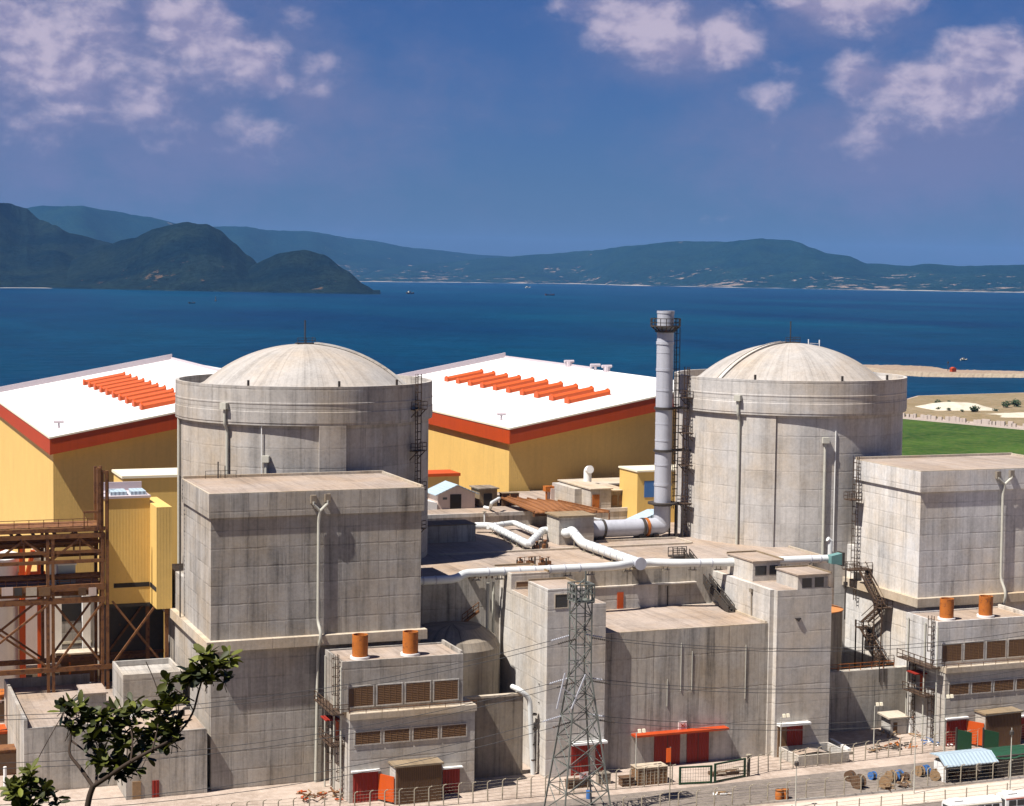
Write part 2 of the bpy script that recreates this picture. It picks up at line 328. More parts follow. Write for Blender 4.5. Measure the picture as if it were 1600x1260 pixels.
# ------------------------------------------------------------------ mesh helpers
class MB:
    """Collects faces (world coordinates); build() links them as ONE mesh object."""
    def __init__(s): s.v = []; s.f = []; s.uv = []
    def face(s, pts, uv=None):
        i = len(s.v); s.v += [Vector(p) for p in pts]; s.f.append(list(range(i, i+len(pts)))); s.uv.append(uv)
    def box(s, a, b):
        x0, x1 = sorted((a[0], b[0])); y0, y1 = sorted((a[1], b[1])); z0, z1 = sorted((a[2], b[2]))
        s.face([(x0,y0,z0),(x1,y0,z0),(x1,y0,z1),(x0,y0,z1)]); s.face([(x1,y1,z0),(x0,y1,z0),(x0,y1,z1),(x1,y1,z1)])
        s.face([(x0,y1,z0),(x0,y0,z0),(x0,y0,z1),(x0,y1,z1)]); s.face([(x1,y0,z0),(x1,y1,z0),(x1,y1,z1),(x1,y0,z1)])
        s.face([(x0,y0,z1),(x1,y0,z1),(x1,y1,z1),(x0,y1,z1)]); s.face([(x0,y1,z0),(x1,y1,z0),(x1,y0,z0),(x0,y0,z0)])
        return s
    def shell(s, a, b, t=0.4, h=0.9, floor=None):
        """A parapet: four walls t thick standing on z=a.z up to a.z+h round the rectangle a..b."""
        x0, y0, z = a; x1, y1 = b
        s.box((x0,y0,z),(x1,y0+t,z+h)); s.box((x0,y1-t,z),(x1,y1,z+h))
        s.box((x0,y0+t,z),(x0+t,y1-t,z+h)); s.box((x1-t,y0+t,z),(x1,y1-t,z+h)); return s
    def prism(s, poly, vec):
        """Flat polygon (3-D points) swept by vec."""
        p = [Vector(a) for a in poly]; v = Vector(vec); n = len(p)
        nrm = sum((p[i].cross(p[(i+1)%n]) for i in range(n)), Vector())
        if nrm.dot(v) > 0: p = p[::-1]
        s.face(p); s.face([a+v for a in p[::-1]])
        for i in range(n):
            j = (i+1)%n; s.face([p[j], p[i], p[i]+v, p[j]+v])
        return s
    def bar(s, p, q, w=0.2, h=None, up=(0,0,1)):
        p, q = Vector(p), Vector(q); h = h or w; d = (q-p)
        if d.length < 1e-6: return s
        d.normalize(); u = Vector(up)
        if abs(d.dot(u)) > 0.97: u = Vector((1,0,0))
        a = d.cross(u).normalized()*w/2; b = a.cross(d).normalized()*h/2
        P = [p-a-b, p+a-b, p+a+b, p-a+b]; Q = [x+(q-p) for x in P]
        s.face(P[::-1]); s.face(Q)
        for i in range(4):
            j = (i+1)%4; s.face([P[i], P[j], Q[j], Q[i]])
        return s
    def tube(s, pts, r, n=12, caps=True):
        pts = [Vector(p) for p in pts]; rr = r if hasattr(r, '__len__') else [r]*len(pts)
        rings = []; ref = None; dist = 0; ds = []
        for i, p in enumerate(pts):
            d = (pts[min(i+1, len(pts)-1)]-pts[max(i-1, 0)]).normalized()
            if ref is None:
                ref = Vector((0,0,1)) if abs(d.z) < 0.9 else Vector((1,0,0))
            a = d.cross(ref).normalized(); b = a.cross(d).normalized(); ref = b
            if i: dist += (p-pts[i-1]).length
            ds.append(dist)
            rings.append([p+(a*math.cos(2*math.pi*k/n)+b*math.sin(2*math.pi*k/n))*rr[i] for k in range(n)])
        for i in range(len(rings)-1):
            for k in range(n):
                j = (k+1)%n; c = 2*math.pi*rr[i]/n
                s.face([rings[i][k], rings[i+1][k], rings[i+1][j], rings[i][j]][::-1], [(c*(k+1), ds[i]), (c*(k+1), ds[i+1]), (c*k, ds[i+1]), (c*k, ds[i])])
        if caps:
            s.face(rings[0][::-1] if False else rings[0]); s.face(rings[-1][::-1])
        return s
    def lathe(s, prof, c, n=96, a0=0.0, a1=2*math.pi, ref=None):
        """prof: (radius, z) from outside-bottom going up; c: centre (x, y)."""
        full = abs(a1-a0-2*math.pi) < 1e-6; k = n
        L = [0]
        for i in range(1, len(prof)): L.append(L[-1]+math.dist(prof[i], prof[i-1]))
        rr = ref or max(p[0] for p in prof)
        for i in range(len(prof)-1):
            (r0, z0), (r1, z1) = prof[i], prof[i+1]
            for j in range(k):
                t0 = a0+(a1-a0)*j/k; t1 = a0+(a1-a0)*(j+1)/k
                def P(r, t, z): return (c[0]+r*math.cos(t), c[1]+r*math.sin(t), z)
                v0, v1 = (z0, z1) if abs(z1-z0) > 1e-4 else (L[i], L[i+1])
                q = [P(r0,t0,z0), P(r0,t1,z0), P(r1,t1,z1), P(r1,t0,z1)]; uv = [(rr*t0,v0),(rr*t1,v0),(rr*t1,v1),(rr*t0,v1)]
                if r1 < 1e-6: q = q[:3]; uv = uv[:3]
                elif r0 < 1e-6: q = [q[0], q[2], q[3]]; uv = [uv[0], uv[2], uv[3]]
                s.face(q, uv)
        return s
    def disc(s, c, r, z, n=48):
        s.face([(c[0]+r*math.cos(2*math.pi*k/n), c[1]+r*math.sin(2*math.pi*k/n), z) for k in range(n)]); return s
    def build(s, name, mat, parent=None, loc=None, smooth=None, sub_of=None):
        org = LOC[parent.name] if parent is not None else Vector(loc or (0,0,0))
        me = bpy.data.meshes.new(name)
        me.from_pydata([v-org for v in s.v], [], s.f)
        uvl = me.uv_layers.new(name='UVMap'); k = 0; data = []
        for f, uv in zip(s.f, s.uv):
            if uv is None:
                p = [s.v[i] for i in f]; nr = Vector()
                for i in range(1, len(p)-1): nr += (p[i]-p[0]).cross(p[i+1]-p[0])
                if nr.length > 0: nr.normalize()
                if abs(nr.z) > 0.8: uv = [(a.x, a.y) for a in p]
                else:
                    t = Vector((-nr.y, nr.x, 0))
                    t = t.normalized() if t.length > 1e-6 else Vector((1,0,0))
                    uv = [(a.dot(t), a.z) for a in p]
            for c in uv: data += [c[0], c[1]]
        uvl.data.foreach_set('uv', data)
        bm = bmesh.new(); bm.from_mesh(me); bmesh.ops.remove_doubles(bm, verts=bm.verts, dist=0.0008); bm.to_mesh(me); bm.free()
        if smooth is not None:
            me.polygons.foreach_set('use_smooth', [True]*len(me.polygons)); me.set_sharp_from_angle(angle=R(smooth))
        me.materials.append(mat if not isinstance(mat, str) else M[mat])
        o = bpy.data.objects.new(name, me); COL.objects.link(o)
        if parent is not None: o.parent = parent
        else: o.location = org
        LOC[o.name] = org
        return o
LOC = {}
def tag(o, label=None, cat=None, group=None, kind=None):
    if label: o['label'] = label
    if cat: o['category'] = cat
    if group: o['group'] = group
    if kind: o['kind'] = kind
    return o
def thing(name, label, cat, loc, group=None):
    o = bpy.data.objects.new(name, None); COL.objects.link(o); o.location = loc; LOC[o.name] = Vector(loc)
    o.empty_display_size = 0.5
    return tag(o, label, cat, group)
def dup(root, loc, rz=0.0, label=None, scale=None):
    def cp(o, par):
        c = o.copy(); COL.objects.link(c)
        if par: c.parent = par
        for ch in o.children: cp(ch, c)
        return c
    r = cp(root, None); r.location = loc; r.rotation_euler = (0, 0, rz)
    if scale: r.scale = scale
    if label: r['label'] = label
    return r
def B(*ab):
    return MB().box(*ab)
def bxp(name, a, b, mat, parent): return MB().box(a, b).build(name, mat, parent)
def cyl_at(c, rad, px, z):
    """Point on the near side of a vertical cylinder that is seen in picture column px at height z."""
    best = None
    for i in range(1441):
        t = math.pi + math.pi*i/1440 - 0.6
        p = Vector((c[0]+rad*math.cos(t), c[1]+rad*math.sin(t), z)); d = p-CAM
        if (p.x-c[0])*d.x + (p.y-c[1])*d.y > 0: continue
        x = PW/2 + FPX*d.dot(RGT)/d.dot(FWD)
        if best is None or abs(x-px) < best[0]: best = (abs(x-px), t)
    return best[1]
def bend(p, r, steps=5):
    """Polyline with its inner corners rounded to radius r."""
    p = [Vector(a) for a in p]; out = [p[0]]
    for i in range(1, len(p)-1):
        a = (p[i-1]-p[i]); b = (p[i+1]-p[i]); q = min(r, a.length*0.48, b.length*0.48)
        A = p[i]+a.normalized()*q; C = p[i]+b.normalized()*q
        for k in range(steps+1):
            t = k/steps; out.append(A*(1-t)**2 + p[i]*2*t*(1-t) + C*t*t)
    out.append(p[-1]); return out
def ladder(mb, p, q, out, w=0.5, cage=True):
    """Ladder from p up to q, 'out' = unit vector away from the wall."""
    p, q, out = Vector(p), Vector(q), Vector(out); s = out.cross(Vector((0,0,1))).normalized()
    H = q.z-p.z
    for e in (-1, 1): mb.bar(p+s*e*w/2, q+s*e*w/2, 0.09)
    n = int(H/0.6)
    for i in range(n): z = Vector((0,0,i*0.6+0.3)); mb.bar(p+z-s*w/2, p+z+s*w/2, 0.06)
    if cage:
        for i in range(int((H-2)/1.2)+1):
            z = Vector((0,0,2.2+i*1.2)); c = p+z
            if c.z > q.z: break
            pts = [c-s*w*.7, c-s*w*.75+out*.5, c+out*.85, c+s*w*.75+out*.5, c+s*w*.7]
            for a, b in zip(pts, pts[1:]): mb.bar(a, b, 0.07)
        for e in (-.75, 0, .75):
            off = out*(.5 if e else .85); mb.bar(p+Vector((0,0,2.2))+s*w*e+off, q+s*w*e+off, 0.06)
def railing(mb, pts, h=1.1, step=1.6, t=0.07):
    pts = [Vector(p) for p in pts]
    for a, b in zip(pts, pts[1:]):
        L = (b-a).length; n = max(1, round(L/step))
        for i in range(n+1): p = a+(b-a)*i/n; mb.bar(p, p+Vector((0,0,h)), t)
        for z in (h, h*.5): mb.bar(a+Vector((0,0,z)), b+Vector((0,0,z)), t)

# ------------------------------------------------------------------ the setting: sea, hills, shores, ground
SEA = -6.0
mb = MB(); S = 26000.0
mb.face([(-S,-3000,SEA),(S,-3000,SEA),(S,S,SEA),(-S,S,SEA)])
tag(mb.build('sea', 'sea'), 'deep blue bay water between the plant and the far hills', kind='structure')

def lerp_pts(pts, x):
    if x <= pts[0][0]: return pts[0][1]
    for (a, b), (c, d) in zip(pts, pts[1:]):
        if x <= c:
            t = (x-a)/(c-a); t = t*t*(3-2*t)*.5+t*.5
            return b+(d-b)*t
    return pts[-1][1]
def hill(name, ridge, shore, depth, mat, label, nc=170, nr=34, rough=1.0, seed=0.0, beach=None):
    """A range of hills standing where its shoreline meets the sea, 'depth' metres from shore to crest."""
    x0, x1 = ridge[0][0], ridge[-1][0]; cols = []
    for i in range(nc+1):
        px = x0+(x1-x0)*i/nc
        s0 = W(px, lerp_pts(shore, px), Z=SEA); d = Vector((s0.x-CAM.x, s0.y-CAM.y)); L0 = d.length; u = d/L0
        dep = depth*(1+.25*noise.noise(Vector((px*.012, seed, 3.1))))
        r = ray(px, lerp_pts(ridge, px)); k = (L0+dep)/math.hypot(r.x, r.y); H = CAM.z+r.z*k
        H = max(H, 4.0); col = []
        for j in range(nr+1):
            t = 1.7*j/nr
            w = L0+dep*t
            x, y = CAM.x+u.x*w, CAM.y+u.y*w
            sft = min(t, 1.0); prof = (sft**0.85)*(0.45+.55*sft) if t <= 1 else max(0.0, 1-((t-1)/.7)**1.5)
            fr = noise.fractal(Vector((x/420.0, y/420.0, seed)), 1.0, 2.1, 6)
            rdg = 1-abs(noise.noise(Vector((x/700.0, y/900.0, seed+5))))*2
            amp = (sft*(1-sft)*4) if t <= 1 else 0.6
            z = SEA-2+(H-SEA+2)*prof + amp*rough*H*(.10*fr+.10*(rdg-.3)) + (rough*H*.018*noise.fractal(Vector((x/90.0, y/90.0, seed)), .8, 2.2, 5) if j else 0)
            col.append(Vector((x, y, z)))
        cols.append(col)
    mb = MB(); vid = {}
    for i in range(nc+1):
        for j in range(nr+1): vid[i, j] = len(mb.v); mb.v.append(cols[i][j])
    for i in range(nc):
        for j in range(nr): mb.f.append([vid[i,j], vid[i+1,j], vid[i+1,j+1], vid[i,j+1]]); mb.uv.append(None)
    tag(mb.build(name, mat, smooth=60), label, kind='structure')
    if beach:
        b = MB(); n = 200
        for i in range(n):
            q = []
            for px in (beach[0]+(beach[1]-beach[0])*i/n, beach[0]+(beach[1]-beach[0])*(i+1)/n):
                s0 = W(px, lerp_pts(shore, px), Z=SEA); u = Vector((s0.x-CAM.x, s0.y-CAM.y, 0)).normalized()
                h = beach[2]*(.35+1.1*abs(noise.noise(Vector((px*.021, seed, 9)))))
                q += [s0-u*20-Vector((0,0,1)), s0+u*90+Vector((0,0,h))]
            b.face([q[0], q[2], q[3], q[1]])
        tag(b.build('beach', 'beach', smooth=60), 'pale strip of shore at the foot of '+label, kind='structure')
far_shore = [(0,441),(560,440.5),(680,441.5),(900,444),(1000,447),(1200,450.5),(1350,453.5),(1600,457.5),(1800,461)]
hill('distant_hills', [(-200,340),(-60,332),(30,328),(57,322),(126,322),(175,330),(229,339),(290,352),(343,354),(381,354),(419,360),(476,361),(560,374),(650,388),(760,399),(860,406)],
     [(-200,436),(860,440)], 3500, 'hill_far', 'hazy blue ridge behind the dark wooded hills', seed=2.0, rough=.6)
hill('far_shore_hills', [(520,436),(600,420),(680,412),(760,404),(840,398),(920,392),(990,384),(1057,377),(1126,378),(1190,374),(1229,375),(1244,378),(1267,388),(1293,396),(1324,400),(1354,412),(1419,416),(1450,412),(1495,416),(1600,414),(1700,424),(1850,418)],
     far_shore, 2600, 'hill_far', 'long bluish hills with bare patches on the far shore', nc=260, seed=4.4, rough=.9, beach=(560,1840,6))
hill('headland_hills', [(-200,330),(-90,300),(-30,308),(0,316),(42,325),(62,342),(85,352),(110,364),(164,377),(200,392),(240,412),(275,436)],
     [(-200,447),(0,449),(275,454)], 1500, 'hill_near', 'blue green wooded hill at the left edge of the bay', seed=7.7)
hill('wooded_hill', [(40,444),(90,420),(128,399),(164,383),(209,372),(244,357),(289,348),(324,350),(343,361),(366,382),(388,402),(420,430),(455,455)],
     [(40,450.5),(455,457.5)], 900, 'hill_near', 'dark rounded wooded hill on the near headland', seed=11.3, beach=(-120,590,2.6))
hill('wooded_knoll', [(330,452),(375,430),(400,412),(438,395),(476,391),(505,398),(540,422),(571,446),(594,460)],
     [(330,456),(470,458),(594,461)], 600, 'hill_near', 'small dark wooded knoll at the tip of the headland', seed=14.9)

# land: one sheet from the foot of the slope to the coast
coast = [(-900,205),(-300,214),(60,216),(255,224),(380,420),(470,575),(545,651),(632,664),(760,640),(900,560),(1500,300)]
poly = [(-1500,-420,0),(1500,-420,0)]+[(x,y,0) for x,y in coast[::-1]]+[(-1500,190,0)]
mb = MB(); mb.face(poly)
tag(mb.build('ground', 'concrete_dust'), 'dusty beige ground of the plant', kind='structure')
mb = MB()
for (a, b), (c, d) in zip(coast, coast[1:]):
    u = Vector((-(d-b), c-a, 0)).normalized()*(-1 if (c-a) < 0 else 1)
    mb.face([(a,b,-.02),(c,d,-.02),(c+u.x*16,d+u.y*16,-7.5),(a+u.x*16,b+u.y*16,-7.5)])
tag(mb.build('shore_slope', 'shore'), 'tan shore slope down to the water', kind='structure')
# hillside the photograph is taken from
mb = MB(); n = 70; vid = {}
f2 = Vector((math.sin(YAW), math.cos(YAW), 0)); r2 = Vector((math.cos(YAW), -math.sin(YAW), 0))
def slope_z(s, w):
    base = 67.3-0.405*s if s > 0 else 67.3-0.22*s
    return max(-1.5, base+1.0*noise.fractal(Vector((s*.05, w*.05, 1.7)), 1, 2, 5)*min(1, .15+abs(s)/40)-abs(w)*.02)
for i in range(n+1):
    for j in range(n+1):
        s = -60+240*(i/n)**1.4; w = 260*(2*j/n-1)*abs(2*j/n-1)**.5
        p = CAM+f2*s+r2*w; vid[i,j] = len(mb.v); mb.v.append(Vector((p.x, p.y, slope_z(s, w))))
for i in range(n):
    for j in range(n): mb.f.append([vid[i,j], vid[i,j+1], vid[i+1,j+1], vid[i+1,j]]); mb.uv.append(None)
tag(mb.build('hillside', 'slope', smooth=60), 'scrubby slope below the viewpoint', kind='structure')

# service road between the two fences and the paved strip beyond
def sheet(name, pts, mat, label, z):
    mb = MB(); mb.face([(x, y, z) for x, y in pts]); return tag(mb.build(name, mat), label, kind='structure')
sheet('service_road', [(-60,-69.0),(36,-69.0),(150,-69.5),(150,-57.6),(60,-59.0),(36,-59.5),(-60,-59.2)], 'asphalt', 'worn asphalt service road between the fences', 0.006)
sheet('outer_road', [(-60,-92),(150,-92),(150,-76.5),(-60,-76.5)], 'asphalt', 'asphalt road along the outer fence', 0.006)
sheet('pavement', [(-60,-76.5),(150,-76.5),(150,-70.9),(-60,-70.9)], 'paving', 'pale paved strip outside the outer fence', 0.010)
B((-60,-76.62,0),(150,-76.5,.14)); mb = B((-60,-76.62,0),(150,-76.5,.14)); tag(mb.build('kerb', 'paving'), 'pale kerb between pavement and road', kind='structure')

# the strip of coast beyond the field
cs_ = [W(x, y, Z=0.0) for x, y in ((1300,645),(1420,650),(1600,666),(1760,682),(1760,650))]
mb = MB(); mb.face([(cs_[0].x,cs_[0].y,.03),(cs_[1].x,cs_[1].y,.03),(cs_[2].x,cs_[2].y,.03),(cs_[3].x,cs_[3].y,.03),(900,559,.03),(760,638,.03),(632,662,.03),(545,649,.03),(470,573,.03)])
tag(mb.build('coastal_strip', 'shore'), 'tan and brown strip of scrubby coast beyond the field', kind='structure')
# green field, sea wall, dunes and shrubs beyond the right-hand block
F = lambda x, y, z=0.0: W(x, y, Z=z)
fp = [F(1330,718), F(1700,720), F(1700,680), F(1600,671), F(1500,661), F(1420,654), F(1330,648)]
mb = MB(); mb.face([(p.x, p.y, 0.06) for p in fp]); tag(mb.build('green_field', 'field'), 'bright green field by the shore', kind='structure')
a, b = F(1380,652), F(1680,679.5)
w = thing('sea_wall', 'long pale perforated wall along the edge of the green field', 'wall', (a+b)/2)
d = (b-a); nn = 52; bb = MB(); bb.bar(a+Vector((0,0,.5)), b+Vector((0,0,.5)), .8, 1.0); bb.build('plinth', 'pale_pink', w)
for i in range(nn+1):
    if random.random() < .12: continue
    p = a+d*(i+random.uniform(-.15,.15))/nn; hb = random.uniform(1.5,2.6); MB().bar(p+Vector((0,0,1.0+hb/2)), p+d.normalized()*(1.5+random.random()*1.5)+Vector((0,0,1.0+hb/2)), .7, hb).build('block', 'pale_pink', w)
def shrub(px, py, wpx, hpx, D, label, grp, name='shrub', mat='shrub_leaf', nl=220, z=None):
    c = W(px, py, D=D); k = D/FPX; rx, rz = wpx*k/2, hpx*k
    base = Vector((c.x, c.y, z if z is not None else c.z)); lv = MB()
    rnd = random.Random(int(px*7+py)); lobes = [(rnd.uniform(-.6,.6)*rx, rnd.uniform(-.6,.6)*rx, rz*rnd.uniform(.3,.75), rx*rnd.uniform(.3,.55)) for _ in range(9)]
    for _ in range(nl):
        lx, ly, lz, lr = rnd.choice(lobes); v = Vector((rnd.gauss(0,1), rnd.gauss(0,1), rnd.gauss(0,1))).normalized()*lr*rnd.uniform(.6,1.05)
        p = base+Vector((lx+v.x, ly+v.y, max(.1, lz+v.z*.8))); s = rx*rnd.uniform(.08,.17)
        a = Vector((rnd.gauss(0,1), rnd.gauss(0,1), rnd.gauss(0,1))).normalized(); b = a.orthogonal().normalized(); t = rnd.random()
        lv.face([p-a*s, p+b*s*.8, p+a*s, p-b*s*.8], [(t,0)]*4)
    e = thing(name, label, 'bush', base, grp)
    lv.build('foliage', mat, e); st = MB()
    for lx, ly, lz, lr in lobes[:5]: st.tube([base, base+Vector((lx, ly, lz))], [rx*.05, rx*.02], 5)
    st.build('stem', 'bark', e); return e
for i, (px, py, wp, hp, lb) in enumerate([(1469,634,17,9,'round dark bush at the water edge beside the pale dune'), (1483,631,9,6,'small dark bush close to the water, next to the larger round one'),
        (1521,644,22,9,'wide low bush in front of the pale dune'), (1503,644,8,5,'tiny bush to the side of the wide low bush'), (1467,641,10,5,'low flat bush below the water edge bushes'),
        (1482,642,9,6,'small bush at the foot of the pale dune'), (1572,637,20,11,'tall dark bush on the shore near the sand flat'), (1590,636,24,12,'broad dark bush at the far end of the shore'),
        (1450,636,9,3,'low scrub by the containment on the tan shore'), (1556,643,10,4,'low scrub beside the sand flat')]):
    shrub(px, py, wp, hp, (W(px, py, Z=0.0)-CAM).dot(FWD), lb, 'bushes on the shore', z=0.0)
for i in range(26):
    q = a+d*((i+random.random())/26)+Vector((d.y, -d.x, 0)).normalized()*(-random.uniform(1.5,9)); dd = (q-CAM).dot(FWD); px_ = PW/2+FPX*(q-CAM).dot(RGT)/dd; pz_ = PH/2-FPX*(q-CAM).dot(UPV)/dd
    shrub(px_, pz_, random.uniform(5,11), random.uniform(4,7.5), dd, 'low dark scrub in the line behind the sea wall', 'low scrub behind the sea wall', 'scrub', 'shrub_leaf', 90, z=0.0)
def mound(name, px0, px1, py, h, dep, mat, label):
    a, b = F(px0, py), F(px1, py); u = (b-a); v = Vector((-u.y, u.x, 0)).normalized()*dep; mb = MB(); n = 24; k = 8; g0 = {}
    for i in range(n+1):
        for j in range(k+1):
            s, t = i/n, j/k; p = a+u*s+v*t
            z = h*math.sin(math.pi*s)**.7*math.sin(math.pi*t)**.8*(1+.3*noise.noise(Vector((s*6, t*3, 2))))-.05
            g0[i,j] = len(mb.v); mb.v.append(Vector((p.x, p.y, z)))
    for i in range(n):
        for j in range(k): mb.f.append([g0[i,j], g0[i+1,j], g0[i+1,j+1], g0[i,j+1]]); mb.uv.append(None)
    return tag(mb.build(name, mat, smooth=70), label, kind='structure')
mound('dune', 1462, 1566, 642.0, 3.6, 34, 'sand', 'pale sand dune by the water')
mound('sand_flat', 1566, 1680, 653, 1.6, 26, 'sand', 'pale sand flat at the right of the shore')
mound('shore_bank', 1380, 1600, 652, 1.2, 16, 'shore', 'tan grassy bank behind the sea wall')
# breakwater
near = [(1310,575),(1350,580),(1394,587.5),(1450,590.5),(1520,591),(1600,591.5),(1750,593)]
farl = [(1310,570),(1350,569.5),(1394,570),(1450,572),(1487,577.5),(1600,579.5),(1750,581)]
mb = MB(); n = 120; rows = []
for i in range(n+1):
    px = 1310+440*i/n; p = W(px, lerp_pts(near, px), Z=SEA-.4); q = W(px, lerp_pts(farl, px), Z=SEA+2.6); d = (q-p); d.z = 0
    def jz(k): return 1.1*noise.noise(Vector((px*.9, k*3.0, 1)))
    rows.append([p, p+d*.10+Vector((0,0,1.5+jz(1))), p+d*.22+Vector((0,0,2.9+.6*jz(2))), p+d*.3+Vector((0,0,2.6)), p+d*.85+Vector((0,0,2.6+.3*jz(3))), p+d+Vector((0,0,2.7+.5*jz(4))), p+d*1.12+Vector((0,0,-.6))])
top = MB(); rk = MB()
for a, b in zip(rows, rows[1:]):
    for j in range(6): (top if j in (3,4) else rk).face([a[j], b[j], b[j+1], a[j+1]])
bw = thing('breakwater', 'long low tan breakwater of rock reaching into the bay', 'breakwater', rows[60][3])
rk.build('rock_armour', 'rock', bw); top.build('fill', 'mole', bw)
p = W(1489, 580.5, Z=SEA+2.6); k = 980/FPX
e = thing('harbour_hut', 'tiny red hut standing on the breakwater', 'hut', p)
B((p.x-2, p.y-1.6, p.z-.3),(p.x+2, p.y+1.6, p.z+2.2)).build('wall', 'red', e); MB().prism([(p.x-2.3,p.y-1.9,p.z+2.2),(p.x+2.3,p.y-1.9,p.z+2.2),(p.x,p.y-1.9,p.z+3.4)],(0,3.8,0)).build('roof', 'red', e)
p = W(1481, 580, Z=SEA+2.6); e = thing('beacon_mast', 'thin dark beacon mast beside the red hut on the breakwater', 'mast', p)
MB().tube([p, p+Vector((0,0,7))], .22, 8).build('pole', 'steel_dark', e); B(p+Vector((-.5,-.5,6.2)), p+Vector((.5,.5,7.4))).build('lamp_housing', 'steel_dark', e)
# boats
def boat(px, py, length, mat, label, cabin=True, heading=0.0):
    p = W(px, py, Z=SEA); e = thing('boat', label, 'boat', p, 'small boats on the bay'); L = length; h = MB(); st = []
    c, s = math.cos(heading), math.sin(heading)
    T = lambda x, y, z: p+Vector((x*c-y*s, x*s+y*c, z))
    for i in range(9):
        t = i/8; wd = .17*L*math.sin(math.pi*min(.98, .12+t*.88))**.6; x = (t-.5)*L; sh = .10*L+.09*L*(2*t-1)**2
        st.append([T(x,-wd,sh), T(x,-wd*.6,-.3), T(x,wd*.6,-.3), T(x,wd,sh)])
    for a, b in zip(st, st[1:]):
        for j in range(3): h.face([a[j], b[j], b[j+1], a[j+1]])
        h.face([a[3], b[3], b[0], a[0]])
    h.face(st[0]); h.face(st[-1][::-1]); h.build('hull', mat, e)
    if cabin:
        cb = MB(); z0 = .12*L
        P = [T(-.25*L,-.1*L,z0), T(.08*L,-.1*L,z0), T(.04*L,-.1*L,z0+.17*L), T(-.25*L,-.1*L,z0+.17*L)]
        cb.prism(P, T(0,.2*L,0)-T(0,0,0)); cb.build('cabin', 'sand', e)
    MB().tube([T(.1*L,0,.1*L), T(.1*L,0,.45*L)], .012*L, 6).build('mast', 'steel_dark', e)
    return e
boat(641, 459.5, 34, 'steel_dark', 'dark low cargo boat below the far beach, dark hulled with a pale cabin', True, .4)
boat(825, 450.5, 34, 'sand', 'pale boat close to the far shore', True, .3)
boat(859, 462, 34, 'steel_brown', 'low brown boat on the open bay near the pale one', False, -.2)
boat(1506, 563.5, 8, 'sand', 'small pale boat off the breakwater', True, .1)
boat(300, 474.5, 18, 'steel_dark', 'low dark open boat beside the black buoy', False, .5)
p = W(337, 471, Z=SEA); e = thing('buoy', 'black channel buoy on the water before the wooded hill', 'buoy', p)
MB().lathe([(2.2,p.z-.3),(2.4,p.z+1.5),(1.0,p.z+3.5),(.8,p.z+8),(1.3,p.z+8.5),(.9,p.z+11),(0,p.z+12)], (p.x, p.y), 16).build('float', 'steel_dark', e)

